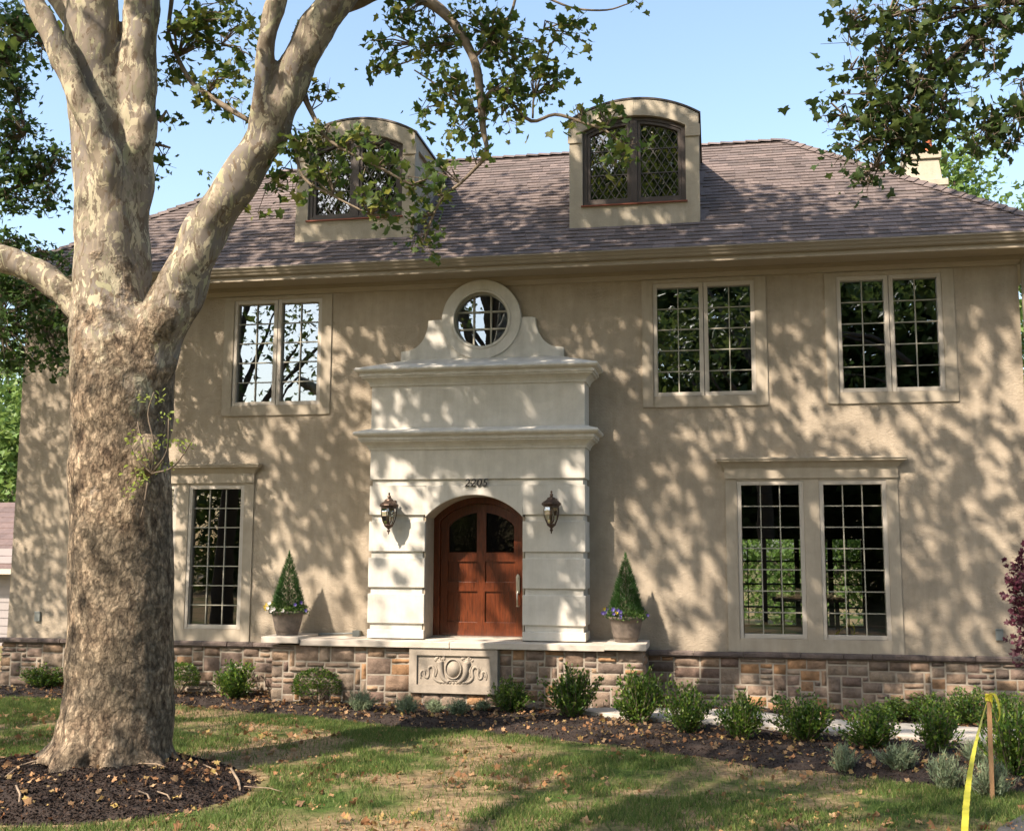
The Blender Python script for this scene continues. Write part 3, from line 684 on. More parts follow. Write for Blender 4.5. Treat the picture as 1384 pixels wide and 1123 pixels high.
# dormers ------------------------------------------------------------------
def dormer(xc, seed):
    hw_ = .925; x0, x1 = xc-hw_, xc+hw_; Y0 = .10; zb = 6.66; zs = 8.26; rise = .27
    R1 = (hw_**2+rise**2)/(2*rise); zc = zs+rise-R1
    top = lambda x, off=0: zc+math.sqrt((R1-off)**2-(x-xc)**2)
    ow = .735; oz0, ozs = 6.985, 8.10; orise = .19; R2 = (ow**2+orise**2)/(2*orise); zc2 = ozs+orise-R2; ot = lambda x, off=0: zc2+math.sqrt((R2-off)**2-(x-xc)**2)
    b = MB(); N = 24
    X = [x0+(x1-x0)*i/N for i in range(N+1)]; XI = [xc-ow+2*ow*i/N for i in range(N+1)]
    b.strip([(x, ot(x)) for x in XI], [(x, top(x)) for x in X], Y0, Y0+.14)      # arched head
    b.prism([(x0, zb), (xc-ow, zb), (xc-ow, ozs), (x0, zs)], Y0, Y0+.14); b.prism([(xc+ow, zb), (x1, zb), (x1, zs), (xc+ow, ozs)], Y0, Y0+.14)
    b.box(xc-ow, xc+ow, Y0, Y0+.14, zb, oz0)
    o = b.build('dormer', M['dstucco'], house)
    # cheeks
    for s, xx in ((-1, x0), (1, x1)):
        c = MB()
        xi = xx-s*.05; yk = EY+(zs-6.12)/SL
        pl = [(Y0+.1402, roofz(Y0)-.05), (yk+.1, zs-.02), (Y0+.1402, zs-.02)]
        for xq in (xi,): c.face([(xq, y, z) for y, z in pl])
        # fascia board along the top of the cheek
        t1 = [(Y0+.141, zs-.20), (EY+(zs-.2-6.12)/SL+.05, zs-.20), (yk+.1, zs-.005), (Y0+.141, zs-.005)]
        A = [(xx, y, z) for y, z in t1]; B = [(xi, y, z) for y, z in t1]; c.raw(A+B, [(0, 1, 2, 3), (7, 6, 5, 4)]+[(i, i+4, (i+1) % 4+4, (i+1) % 4) for i in range(4)])
        c.box(min(xx, xx-s*.06), max(xx, xx-s*.06), Y0+.141, Y0+.20, roofz(Y0)-.05, zs-.2)
        c.build('dormer_cheek', M['dstucco'], o, fix=False)
    kb = MB(); kb.box(x0-.018, x0+.185, Y0-.018, Y0-.001, 7.93, 8.10); kb.box(x1-.185, x1+.018, Y0-.018, Y0-.001, 7.93, 8.10)
    kb.strip([(x, ot(x)+.0) for x in XI], [(x, top(x)-.012) for x in X], Y0-.0175, Y0-.0012)
    kb.prism([(x0, 8.1), (xc-ow, 8.1), (x0, zs-.01)], Y0-.0178, Y0-.0014); kb.prism([(x1, 8.1), (x1, zs-.01), (xc+ow, 8.1)], Y0-.0178, Y0-.0014)
    kb.box(xc-.006, xc+.006, Y0-.022, Y0-.0176, ot(xc)+.0, top(xc)-.02)
    kb.build('arch_trim', M['dstucco'], o)
    # curved roof
    r = MB(); yk = lambda z: EY+(z-6.12)/SL+.15
    XX = [x0-.03+(x1-x0+.06)*i/N for i in range(N+1)]
    tz = [zc+math.sqrt((R1+.03)**2-(x-xc)**2) if abs(x-xc) < R1 else zs for x in XX]
    vs = [(x, Y0-.02, z) for x, z in zip(XX, tz)]+[(x, yk(z), z) for x, z in zip(XX, tz)]+[(x, Y0-.02, z-.028) for x, z in zip(XX, tz)]+[(x, yk(z), z-.028) for x, z in zip(XX, tz)]
    n = N+1; fs = []
    for i in range(N): fs += [(i, i+1, n+i+1, n+i), (2*n+i, 3*n+i, 3*n+i+1, 2*n+i+1), (i, 2*n+i, 2*n+i+1, i+1)]
    fs += [(0, n, 3*n, 2*n), (N, 2*n+N, 3*n+N, n+N)]
    r.raw(vs, fs); r.build('dormer_roof', M['dark_frame'], o, fix=False)
    # window
    f = MB(); fw = .06
    q = lambda off: [(xc-ow+off, oz0+off)]+[(min(max(x, xc-ow+off), xc+ow-off), ot(min(max(x, xc-ow+off), xc+ow-off), off)) for x in XI]+[(xc+ow-off, oz0+off)]
    f.strip(q(.002), q(fw), Y0+.04, Y0+.12, closed=True)
    f.box(xc-.05, xc+.05, Y0+.035, Y0+.11, oz0+.05, ot(xc)-.05)
    for s in (-1, 1):
        a, b_ = (xc+.052, xc+ow-fw-.004) if s > 0 else (xc-ow+fw+.004, xc-.052)
        Xs = [a+(b_-a)*i/8 for i in range(9)]
        o1 = [(a, oz0+fw)]+[(x, ot(x, fw+.004)) for x in Xs]+[(b_, oz0+fw)]; sw = .045
        o2 = [(a+sw, oz0+fw+sw)]+[(min(max(x, a+sw), b_-sw), ot(min(max(x, a+sw), b_-sw), fw+sw)) for x in Xs]+[(b_-sw, oz0+fw+sw)]
        f.strip(o1, o2, Y0+.055, Y0+.105, closed=True)
        g = MB(); A, B, C_ = a+sw, b_-sw, oz0+fw+sw; wq, hq = (B-A)/9, (B-A)/4.5*1.65/2; rq = random.Random(seed*7+s); tp_ = lambda x: ot(x, fw+sw)
        for iz in range(-1, 24):
            for ix in range(-1, 11):
                if (ix+iz) % 2: continue
                xc_, zc_ = A+wq*ix, C_+hq*iz; ta, tb = rq.uniform(-.035, .035), rq.uniform(-.03, .03); q4 = []
                for ux, uz in ((-1, 0), (0, -1), (1, 0), (0, 1)):
                    x = min(max(xc_+ux*wq, A), B); z = min(max(zc_+uz*hq, C_), tp_(x)); q4.append((x, Y0+.096+ta*(x-xc_)+tb*(z-zc_), z))
                if max(p[2] for p in q4)-min(p[2] for p in q4) > .004 and max(p[0] for p in q4)-min(p[0] for p in q4) > .004: g.face(q4)
        g.build('pane', M['glass_d'], o, fix=False)
        ld = MB(); A, B, C_ = a+sw, b_-sw, oz0+fw+sw; T = lambda x: ot(x, fw+sw)
        wd, hd = (B-A)/4.5, (B-A)/4.5*1.65; t = .0055
        zmax = T(xc+s*.1)+.1
        for dirn in (1, -1):
            k = -20
            while k < 30:
                # line z = C_ + dirn*(x-A)*hd/wd + k*hd
                pts = []
                for i in range(41):
                    x = A+(B-A)*i/40; z = C_+dirn*(x-A)*hd/wd+k*hd
                    if C_ <= z <= T(x): pts.append((x, z))
                if len(pts) > 1: ld.bar((pts[0][0], Y0+.086+.002*dirn, pts[0][1]), (pts[-1][0], Y0+.086+.002*dirn, pts[-1][1]), .011, .006)
                k += 1
        for zz in (.36, .72): ld.box(A, B, Y0+.078, Y0+.083, C_+zz-.007, C_+zz+.007)
        ld.build('lead_lattice', M['lead'], o)
    f.build('casement_frame', M['dark_frame'], o, bevel=.004)
    s_ = MB(); s_.box(xc-ow-.02, xc+ow+.02, Y0-.03, Y0+.04, oz0-.014, oz0+.004); s_.build('sill', M['copper'], o)
    d_ = MB(); d_.box(xc-ow-.06, xc+ow+.06, Y0+.30, Y0+.32, oz0-.1, ozs+.13); d_.build('dark_backing', M['interior'], o)  # dark sheet behind the panes, stands in for the unlit dormer room
dormer(-5.215, 1); dormer(-1.055, 2)

# chimney
cm = MB(); cb = P(1250, 249, 4.2)
def frus(mb, cx, cy, z0, z1, a0, b0, a1, b1):
    v = [(cx+sx*a0, cy+sy*b0, z0) for sx, sy in ((-1, -1), (1, -1), (1, 1), (-1, 1))]+[(cx+sx*a1, cy+sy*b1, z1) for sx, sy in ((-1, -1), (1, -1), (1, 1), (-1, 1))]
    mb.raw(v, [(0, 1, 2, 3), (7, 6, 5, 4)]+[(i, i+4, (i+1) % 4+4, (i+1) % 4) for i in range(4)])
cx_, cy_ = P(1250, 240, 4.2).x, 4.55
zb_, zc_ = P(1250, 243, 4.2).z, P(1250, 213, 4.2).z; zt_ = P(1250, 203, 4.2).z
cm.box(cx_-.32, cx_+.36, cy_-.36, cy_+.36, 5.5, zb_-.12); cm.box(cx_-.36, cx_+.38, cy_-.38, cy_+.38, zb_-.12, zb_)
frus(cm, cx_, cy_, zb_, zc_, .30, .3, .26, .26); cm.box(cx_-.30, cx_+.30, cy_-.3, cy_+.3, zc_, zt_)
ch_ = cm.build('chimney', M['dstucco'], roof, bevel=.01)
for dx in (-.12, .13):
    cp = MB(); cp.lathe([(.10, 0), (.11, .04), (.085, .07), (.08, .30), (.10, .32), (.10, .36), (.06, .37)], (cx_+dx, cy_, zt_), 16)
    c = cp.build('chimney_pot', M['terracotta'], house, smooth=True)
ds = MB(); ds.tube([(WX1+.06, -.06, 5.9), (WX1+.06, -.06, .1)], .04, 8); ds.build('downspout', M['gutter'], house)

# ================================================================== terrace wall
tw = empty('terrace_wall', (0, 0, 0)); tag(tw, 'low stone terrace wall with limestone cap and carved plaque below the front door', 'garden wall')
TX0, TX1, TY = -5.97, -.93, -.70
b = MB(); b.box(TX0+.02, TX1-.02, TY, -.13, -.1, .80); b.build('core', M['mortar'], tw)
PQ = (-4.015, -2.825, .225, .815)
sk = lambda a, b_, c, d: not (b_ < PQ[0]+.03 or a > PQ[1]-.03 or d < PQ[2]+.03 or c > PQ[3])
for (a, b_, c, d, sd) in ((TX0, PQ[0]-.01, .0, .805, 21), (PQ[1]+.01, TX1, .0, .805, 22), (PQ[0], PQ[1], .0, PQ[2]-.01, 23)):
    stone_face(tw, a, b_, c, d, TY-.001, sd)
# right end face (stones turned)
e = stones(-.70, -.14, .0, .805, 0, seed=31); vs = [(TX1-.021+(-y), x, z) for x, y, z in e.v]; e.v = vs; e.build('end_stones', M['stone'], tw, smooth=True, fix=False)
cp = MB()
cp.box(-5.54, -3.47, TY-.09, -.06, .805, .885); cp.box(-3.462, -1.43, TY-.09, -.06, .805, .885)
cp.box(TX0-.10, -5.545, TY-.14, -.06, .835, .918); cp.box(-1.425, TX1+.035, TY-.14, -.06, .825, .908)
cp.build('cap', M['cap'], tw, bevel=.006)
ld = MB(); ld.box(-5.5, TX1, -.06, .02, .70, .89); ld.box(AX0, AX1, -.47, .25, .85, .894); ld.build('landing', M['cap'], tw)
pq = MB(); x0, x1, z0, z1 = PQ; yq = TY-.055
pq.box(x0, x1, yq+.015, TY, z0, z1); fw = .105
for a in ((x0, x1, z0, z0+fw), (x0, x1, z1-fw, z1), (x0, x0+fw, z0+fw, z1-fw), (x1-fw, x1, z0+fw, z1-fw)): pq.box(a[0], a[1], yq-.012, yq+.0149, a[2], a[3])
po_ = pq.build('plaque', M['plaque'], tw, bevel=.003)
rl = MB(); yc = yq+.021; mxp, mzp = (x0+x1)/2, (z0+z1)/2+.02
prof_ = [(mxp+.115*math.cos(a), mzp+.135*math.sin(a)) for a in [2*math.pi*i/32 for i in range(32)]]; prof2 = [(mxp+.095*math.cos(a), mzp+.115*math.sin(a)) for a in [2*math.pi*i/32 for i in range(32)]]
rl.strip(prof2, prof_, yc-.028, yc+.004, closed=True); rl.prism(prof2, yc-.014, yc+.004)
Rr = random.Random(9)
def ball(mb, x, z, r, y=None):
    mb.lathe([(r*math.sin(math.pi*i/6), -r*math.cos(math.pi*i/6)) for i in range(7)], (x, (yc if y is None else y), z), 8)
for s in (-1, 1):
    S_ = lambda pts, rs: rl.tube([(mxp+s*a, yc-.006, mzp+b) for a, b in pts], rs, 8)
    q, r = catmull([(.06, -.175, 0), (.13, -.13, 0), (.165, -.05, 0), (.175, .03, 0), (.185, .09, 0)], [.018, .03, .038, .042, .05]); S_([(p_.x, p_.y) for p_ in q], r)   # cornucopia
    for rr, zz in ((.055, .055), (.056, .085)): S_([(.14, zz), (.185, zz+.012), (.225, zz+.002)], [.012, .015, .012])
    for k in range(16): ball(rl, mxp+s*(.185+Rr.uniform(-.075, .075)), mzp+.135+Rr.uniform(-.03, .05), Rr.uniform(.014, .026))
    q, r = catmull([(.10, -.17, 0), (.20, -.165, 0), (.26, -.11, 0), (.255, -.02, 0), (.29, .03, 0), (.335, .0, 0), (.33, -.07, 0), (.35, -.12, 0), (.385, -.10, 0), (.39, -.04, 0), (.42, -.03, 0), (.445, -.07, 0), (.44, -.13, 0)],
                    [.012, .018, .02, .018, .018, .018, .017, .016, .016, .015, .014, .013, .010]); S_([(p_.x, p_.y) for p_ in q], r)
    q, r = catmull([(.24, -.10, 0), (.225, -.02, 0), (.25, .05, 0)], [.012, .015, .006]); S_([(p_.x, p_.y) for p_ in q], r)
    for k in range(6): a = .30+.025*k; S_([(a, .0-.02*k), (a+.02, .05-.015*k)], [.009, .004])
for k in range(-4, 5): rl.tube([(mxp+.045*k-.022, yc-.004, mzp-.165), (mxp+.045*k, yc-.008, mzp-.185), (mxp+.045*k+.022, yc-.004, mzp-.165)], [.009, .012, .009], 6)
rl.tube([(mxp-.13, yc-.006, mzp-.145), (mxp, yc-.008, mzp-.15), (mxp+.13, yc-.006, mzp-.145)], .012, 6)
rl.build('relief', M['plaque'], po_, smooth=True)

# ================================================================== wall lanterns
def lantern():
    t = empty('wall_lantern'); R_ = 6
    b = MB(); b.box(-.055, .055, -.02, 0, -.02, .2); b.tube([(.0, -.01, .17), (.0, -.05, .215), (0, -.10, .225), (0, -.15, .20), (0, -.165, .16)], .014, 8)
    b.tube([(0, -.02, .02), (.0, -.06, .0), (0, -.10, .03)], [.012, .010, .006], 8); b.build('bracket', M['bronze'], t, bevel=.004)
    c = (0, -.165, 0)
    hd = MB(); hd.lathe([(.006, .30), (.016, .285), (.008, .265), (.020, .255), (.026, .24), (.012, .225), (.03, .215), (.055, .205), (.06, .19), (.075, .175), (.10, .16), (.128, .135), (.132, .12), (.125, .108), (.108, .10), (.108, .085), (.05, .083)], c, 12)
    hd.build('roof', M['bronze'], t)
    g = MB(); gp = [(.098, .085), (.104, .04), (.100, -.02), (.083, -.085), (.055, -.14)]; g.lathe(gp, c, 6); g.build('glass', M['lamp_glass'], t, fix=False)
    f = MB()
    for k in range(6):
        a = 2*math.pi*(k+.5)/6; f.tube([(c[0]+(r+.003)*math.cos(a), c[1]+(r+.003)*math.sin(a), z) for r, z in gp], .0055, 6)
    f.lathe([(.058, -.135), (.066, -.145), (.05, -.165), (.025, -.185), (.012, -.20), (.022, -.215), (.022, -.225), (.008, -.24), (.012, -.25), (.003, -.268)], c, 12)
    f.build('cage', M['bronze'], t)
    n = MB()
    for k in range(3): a = 2.1*k; n.tube([(c[0], c[1], -.13), (c[0]+.03*math.cos(a), c[1]+.03*math.sin(a), -.09), (c[0]+.035*math.cos(a), c[1]+.035*math.sin(a), -.02)], .012, 6)
    n.tube([(c[0], c[1], -.135), (c[0], c[1], .09)], .01, 6)
    n.build('candle_holder', M['bronze'], t)
    return t
la = lantern(); la.location = (-4.36, PY, 2.56); tag(la, 'bronze and glass wall lantern on the white surround to the left of the front door', 'lantern', 'lanterns flanking the front door')
lb_ = copy_tree(la); lb_.location = (-2.13, PY, 2.57); tag(lb_, 'bronze and glass wall lantern on the white surround to the right of the front door', 'lantern')
def cover(x, z, label):
    b = MB(); b.box(x-.045, x+.045, -.035, 0, z-.065, z+.065); b.prism([(x-.05, z+.065), (x+.05, z+.065), (x+.04, z+.08), (x-.04, z+.08)], -.045, 0)
    o = b.build('outlet_cover', M['greybox'], None, bevel=.006); tag(o, label, 'outlet cover')
cover(-9.97, 1.08, 'small grey outlet cover low on the stucco to the left of the big tree trunk'); cover(3.51, 1.04, 'small grey outlet cover low on the stucco by the dark red maple')
cd = MB(); cd.box(-5.03, -4.93, -.10, -.01, .885, .965); cd.tube([(-5.55, -.05, .905), (-5.03, -.05, .925)], .012, 8)
tag(cd.build('conduit_box', M['greybox'], None), 'small grey conduit box with a pipe on the terrace left of the entrance', 'electrical box')

# ================================================================== GROUND
def hgt(x, y):       # gentle relief of lawn
    return .02*noise.noise(Vector((x*.5, y*.5, 1)))
TREE = Vector((-5.45, -5.55, 0))
BEDL = [(-14., -.55), (-9.85, -.80), (-7.6, -.95), (-6.37, -1.25), (-4.9, -1.75), (-4.02, -2.2), (-2.23, -2.5), (-.93, -3.1), (.19, -3.75), (1.18, -4.1), (1.94, -4.5), (2.55, -4.68), (5., -5.2)]
def bed_y(x):
    if x <= BEDL[0][0]: return BEDL[0][1]
    for (a, b), (c, d) in zip(BEDL, BEDL[1:]):
        if x <= c: return b+(d-b)*(x-a)/(c-a)
    return BEDL[-1][1]
def mound(x, y):
    dx, dy = (x-(TREE.x-.05)), (y-(TREE.y-.45)); r = math.sqrt((dx/1.62)**2+(dy/1.42)**2)*(1+.08*noise.noise(Vector((x*1.5, y*1.5, 3))))
    return 1-r
g = MB(); xs = [-400, -60, -20]+[-14+.25*i for i in range(0, 85)]+[20, 60, 400]; ys = [-400, -60, -20]+[-10+.25*i for i in range(0, 60)]+[20, 60, 400]
V = [(x, y, hgt(x, y) if abs(x) < 15 and -11 < y < 6 else 0) for y in ys for x in xs]; nx = len(xs)
g.raw(V, [(j*nx+i, j*nx+i+1, (j+1)*nx+i+1, (j+1)*nx+i) for j in range(len(ys)-1) for i in range(nx-1)])
tag(g.build('lawn', M['lawn'], None, smooth=True, fix=False), kind='structure')
def sheet(name, inside, z, x0, x1, y0, y1, st, mat):
    b = MB(); idx = {}; nx_, ny_ = int((x1-x0)/st), int((y1-y0)/st)
    def vid(i, j):
        if (i, j) not in idx: x, y = x0+i*st, y0+j*st; idx[i, j] = len(b.v); b.v.append((x, y, z(x, y)))
        return idx[i, j]
    for i in range(nx_):
        for j in range(ny_):
            if inside(x0+(i+.5)*st, y0+(j+.5)*st): b.f.append((vid(i, j), vid(i+1, j), vid(i+1, j+1), vid(i, j+1))); b.m.append(0)
    return b.build(name, mat, None, smooth=True, fix=False)
def wob(x, y): return .10*noise.noise(Vector((x*1.6, y*1.6, 9)))+.05*noise.noise(Vector((x*6, y*6, 2)))
def bed_d(x, y): return y-(bed_y(x)+wob(x, y))                 # >0 inside the bed
def bed_z(x, y): d = bed_d(x, y); return -.02+min(1, max(0, d/.35))*.085+.03*noise.noise(Vector((x*3, y*3, 5)))+.018*noise.noise(Vector((x*14, y*14, 7)))
mu = sheet('mulch_bed', lambda x, y: bed_d(x, y) > -.08, bed_z, -13., 5.2, -5.8, .0, .05, M['mulch']); tag(mu, kind='structure')
def mnd_z(x, y): k = mound(x, y); return -.04+min(1, max(0, k/.45))**.8*.21+.03*noise.noise(Vector((x*4, y*4, 5)))+.02*noise.noise(Vector((x*14, y*14, 7)))
mm = sheet('mulch_mound', lambda x, y: mound(x, y) > -.05, mnd_z, -7.6, -3.4, -8., -4.0, .04, M['mulch']); tag(mm, kind='structure')
def inpath(x, y): return (-.3 < x < 5.2 and -2.10-.22*(x-.2)-.0 < y < -1.35-.22*(x-.2)) or (-1.5 < x < .25 and -1.75 < y < -.75-(.15*(x+1.5)))
# pale concrete path behind the shrubs
pb = MB(); pp = [(-1.6, -.85), (-.9, -.72), (.35, -.62), (.9, -1.15), (5.2, -2.0), (5.2, -3.05), (1.1, -2.12), (.0, -1.75), (-1.0, -1.5), (-1.8, -1.1)][::-1]
pb.prism(pp, .02, .115, axis='z'); tag(pb.build('garden_path', M['concrete'], None, bevel=.01), kind='structure')
dv = MB(); dv.prism([(1.7, -6.9), (2.02, -6.05), (2.5, -5.25), (6., -4.9), (9, -9), (3, -12)], -.02, .03, axis='z'); tag(dv.build('driveway', M['asphalt'], None), kind='structure')

# grass blades
def vis_grass(n, box, rng):
    x = rng.uniform(box[0], box[1], n); y = rng.uniform(box[2], box[3], n); return x, y
pts = []; RG = random.Random(3)
while len(pts) < 150000:
    x, y = RG.uniform(-10.5, 3.2), RG.uniform(-8.3, -.8)
    if y > -5.0 and x > 0 and RG.random() < .0: continue
    if bed_d(x, y) > -.03 or mound(x, y) > -.03: continue
    if x > 1.6 and y < -5.2+(2.5-x)*-.9 and x+y*-.45 > 4.9: continue
    n_ = noise.fractal(Vector((x*.55, y*.75, 2.2)), 1., 2., 4)+.35*noise.noise(Vector((x*3, y*3, 1)))
    near = max(0, .25-abs(bed_d(x, y)+.2))
    if RG.random() > max(.06, min(1, .30+n_*2.2+near)): continue
    pts.append((x, y, hgt(x, y), 1 if n_ > -.1 else 0))
A = np.array(pts); N = len(A)
D = NR.normal(size=(N, 3))*.45; D[:, 2] = np.abs(D[:, 2])+.75
C = A[:, :3].copy(); hh = NR.uniform(.035, .08, N); C[:, 2] += hh*.38
nb = bpy.data.meshes.new('x')
me = leaf_mesh('grass', C, hh, 'needle', D=D)
v = np.empty(len(me.vertices)*3); me.vertices.foreach_get('co', v)
tag(link('grass', me, M['blade']), kind='stuff', cat=None)
def inmulch(x, y): return bed_d(x, y) > 0 or mound(x, y) > 0
def gz(x, y):
    if mound(x, y) > 0: return mnd_z(x, y)
    if bed_d(x, y) > 0: return bed_z(x, y)
    return hgt(x, y)
# mulch chips
cb = []
while len(cb) < 52000:
    if RG.random() < .45: x, y = RG.uniform(-7.2, -3.7), RG.uniform(-7.6, -4.)
    else: x, y = RG.uniform(-11, 4), RG.uniform(-5.2, -.1)
    if not inmulch(x, y) and not (inmulch(x, y+.07) and RG.random() < .5): continue
    cb.append((x, y, gz(x, y)+.008))
C = np.array(cb); D = NR.normal(size=(len(C), 3)); D[:, 2] *= .3
me = leaf_mesh('chips', C, NR.uniform(.010, .036, len(C)), 'oval', D=D); tag(link('mulch_chips', me, M['chip']), kind='stuff')
# fallen leaves
fl = []; sz = []
while len(fl) < 6800:
    x, y = RG.uniform(-11, 3.8), RG.uniform(-8.3, -.1)
    im = inmulch(x, y); k = .22+.9*noise.noise(Vector((x*.9, y*1.1, 6)))
    if mound(x, y) > .0: k = .5
    if mound(x, y) > .7: k = .12
    if not im and bed_d(x, y) > -1.2: k *= .8
    if im and bed_d(x, y) > 0: k = .55 + (.3 if -6.6 < x < -4 else 0)
    if RG.random() > k: continue
    fl.append((x, y, gz(x, y)+.02)); sz.append(RG.choice([.02, .03, .04, .05, .065]) if im else RG.choice([.018, .022, .03, .04, .055, .075]))
C = np.array(fl); D = NR.normal(size=(len(C), 3)); D[:, 2] *= .35
me = leaf_mesh('fl', C, np.array(sz)*NR.uniform(.8, 1.15, len(sz)), 'dead', D=D); tag(link('fallen_leaves', me, M['dead']), kind='stuff')
# sticks round the tree
sts = [((20, 1066), (62, 1058), .022, 'pale stick at the left edge of the mulch mound'), ((5, 1080), (24, 1070), .016, 'short pale stick at the left picture edge on the mulch'), ((186, 1063), (232, 1068), .016, 'pale peeled bark stick right in front of the trunk base'),
       ((187, 1090), (205, 1098), .018, 'small pale bark piece in the middle of the mulch mound'), ((212, 1090), (234, 1094), .018, 'brown stick lying in the mulch right of the trunk'),
       ((312, 1052), (328, 1078), .030, 'grey broken branch piece on the right rim of the mulch mound'), ((20, 1095), (26, 1108), .022, 'stubby upright stick low in the left corner'), ((275, 1052), (298, 1070), .02, 'tan curl of bark on the shaded right part of the mound'), ((330, 1068), (395, 1076), .012, 'long thin twig on the grass right of the mulch mound')]
for a, b_, r, lab in sts:
    p0, p1 = G(*a), G(*b_); p0.z = gz(p0.x, p0.y)+.02; p1.z = gz(p1.x, p1.y)+.03; q = MB(); mid = (p0+p1)/2+Vector((.01, .01, .012))
    r *= .42; p1 = p0.lerp(p1, .8); q.tube([p0, mid, p1], [r, r*.95, r*.7], 7, wob=.2); tag(q.build('fallen_stick', M['stick'], None, smooth=True), lab, 'stick', 'sticks and bark on the ground round the sycamore')

# ================================================================== PLANTS
def shrub(name, kind, seed):
    R_ = np.random.default_rng(seed); rr = random.Random(seed); t = empty(name)
    st = MB(); C = []; D = []; S = []
    if kind == 'box':
        for k in range(46):
            a = rr.random()*6.283; tilt = rr.uniform(.05, 1.25); L = rr.uniform(.30, .52)*(1.05-.25*(tilt > .9))
            d = Vector((math.sin(tilt)*math.cos(a), math.sin(tilt)*math.sin(a), math.cos(tilt)+.12)).normalized()
            p0 = Vector((rr.uniform(-.04, .04), rr.uniform(-.04, .04), 0)); p1 = p0+d*L*.55; p2 = p0+d*L+Vector((0, 0, .07))
            st.tube([p0, p1, p2], [.007, .005, .003], 4)
            for j in range(62):
                f_ = .15+.85*rr.random()**.8; q = (p0*(1-f_)+p2*f_)+Vector((R_.normal()*.030, R_.normal()*.030, R_.normal()*.026))
                C.append(q); dd = d+Vector((R_.normal()*.6, R_.normal()*.6, R_.normal()*.5+.25)); D.append(dd); S.append(rr.uniform(.030, .052))
        knd, mat = 'oval', M['box_leaf']
    elif kind == 'round':
        for k in range(2300):
            a = rr.random()*6.283; z = rr.uniform(-.45, 1); r = math.sqrt(max(0, 1-z*z)); w_ = .86+.2*rr.random()+.12*noise.noise(Vector((math.cos(a)*r*3, math.sin(a)*r*3, z*3+seed)))
            rad = w_ if rr.random() < .8 else w_*rr.random()
            q = Vector((math.cos(a)*r*.25*rad, math.sin(a)*r*.25*rad, .24+z*.235*rad)); C.append(q)
            D.append(Vector((math.cos(a)*r+R_.normal()*.6, math.sin(a)*r+R_.normal()*.6, z+.4+R_.normal()*.5))); S.append(rr.uniform(.022, .036))
        for k in range(9): a = k*.7; st.tube([(0, 0, -.02), (.1*math.cos(a), .1*math.sin(a), .15), (.2*math.cos(a), .2*math.sin(a), .3)], [.01, .007, .004], 4)
        knd, mat = 'oval', M['box_leaf']
    else:
        for k in range(130):
            a = rr.random()*6.283; tilt = rr.uniform(.05, 1.0); L = rr.uniform(.14, .27)
            d = Vector((math.sin(tilt)*math.cos(a), math.sin(tilt)*math.sin(a), math.cos(tilt))).normalized(); p0 = Vector((rr.uniform(-.06, .06), rr.uniform(-.06, .06), 0)); p2 = p0+d*L
            if k % 3 == 0: st.tube([p0, p2], [.003, .002], 3)
            for j in range(14):
                f_ = .15+.85*rr.random(); C.append(p0*(1-f_)+p2*f_+Vector(R_.normal(size=3)*.008)); D.append(d+Vector(R_.normal(size=3)*.45)); S.append(rr.uniform(.022, .045))
        knd, mat = 'needle', M['lav_leaf']
    st.build('stems', M['twig'], t)
    me = leaf_mesh('foliage', np.array([tuple(c) for c in C]), np.array(S)*(2.0 if kind == 'lav' else 1), knd, D=np.array([tuple(d) for d in D]), rng=R_)
    link('foliage', me, mat, t); return t
protos = {}
def place(kind, name, i, px, py, h, wid, label, cat, group):
    key = (kind, i % 3)
    if key not in protos: protos[key] = shrub(name, kind, 10+i+len(kind)); o = protos[key]
    else: o = copy_tree(protos[key])
    p_ = G(px, py, .05); p_.z = max(gz(p_.x, p_.y)-.01, .02); o.location = p_; base_h = {'box': .55, 'round': .48, 'lav': .25}[kind]; bw_ = {'box': .75, 'round': .52, 'lav': .4}[kind]
    dist = (p_-Vector((0, -CD, CH))).dot(WW)*(1.12 if kind == 'box' else 1.1)
    H_, W_ = h*dist/F, wid*dist/F
    o.scale = (1.12*W_/bw_*RNG.uniform(.92, 1.12), 1.12*W_/bw_*RNG.uniform(.92, 1.1), H_/base_h*RNG.uniform(.85, 1.02)); o.rotation_euler.z = i*1.7; tag(o, label, cat, group); return o
gs = 'low shrubs planted along the house and path'
k = 0
for (px, py, h, wd, kd, lab) in [
    (58, 930, 30, 66, 'box', 'low spreading green shrub left of the big trunk by the stone base'),
    (241, 940, 42, 46, 'round', 'small round boxwood half hidden behind the right side of the big trunk'),
    (318, 944, 50, 72, 'box', 'boxwood under the left ground-floor window, before the terrace wall end'),
    (428, 950, 50, 60, 'round', 'dense round boxwood in front of the left end of the terrace wall'),
    (690, 963, 48, 54, 'box', 'small boxwood just right of the carved plaque'),
    (774, 970, 58, 72, 'box', 'boxwood below the wall, second to the right of the plaque'),
    (865, 978, 64, 66, 'box', 'tall upright boxwood at the right end of the terrace wall'),
    (930, 990, 66, 66, 'box', 'boxwood where the pale path begins, right of the terrace wall'),
    (1003, 1000, 60, 72, 'box', 'boxwood in front of the path under the left pane of the big window'),
    (1088, 1003, 60, 78, 'box', 'boxwood in front of the path below the middle of the right ground-floor window'),
    (1178, 1012, 58, 80, 'box', 'boxwood in front of the path, third from the wooden stake'),
    (1266, 1020, 66, 80, 'box', 'boxwood directly left of the wooden stake'),
    (1368, 1052, 95, 74, 'box', 'large boxwood at the right picture edge beside the wooden stake')]:
    place(kd, 'boxwood_shrub', k, px, py, h, wd, lab, 'shrub', gs); k += 1
for (px, py, h, wd, lab) in [(1205, 975, 30, 60, 'low dark shrub by the stone base behind the path, left one of the back row'), (1255, 978, 38, 70, 'dark shrub in the back row between wall and path, second from left'), (1310, 980, 44, 66, 'shrub in the back row right behind the wooden stake'), (1362, 982, 40, 60, 'back row shrub at the far right against the stone base')]:
    place('box', 'boxwood_shrub', k, px, py, h, wd, lab, 'shrub', gs); k += 1
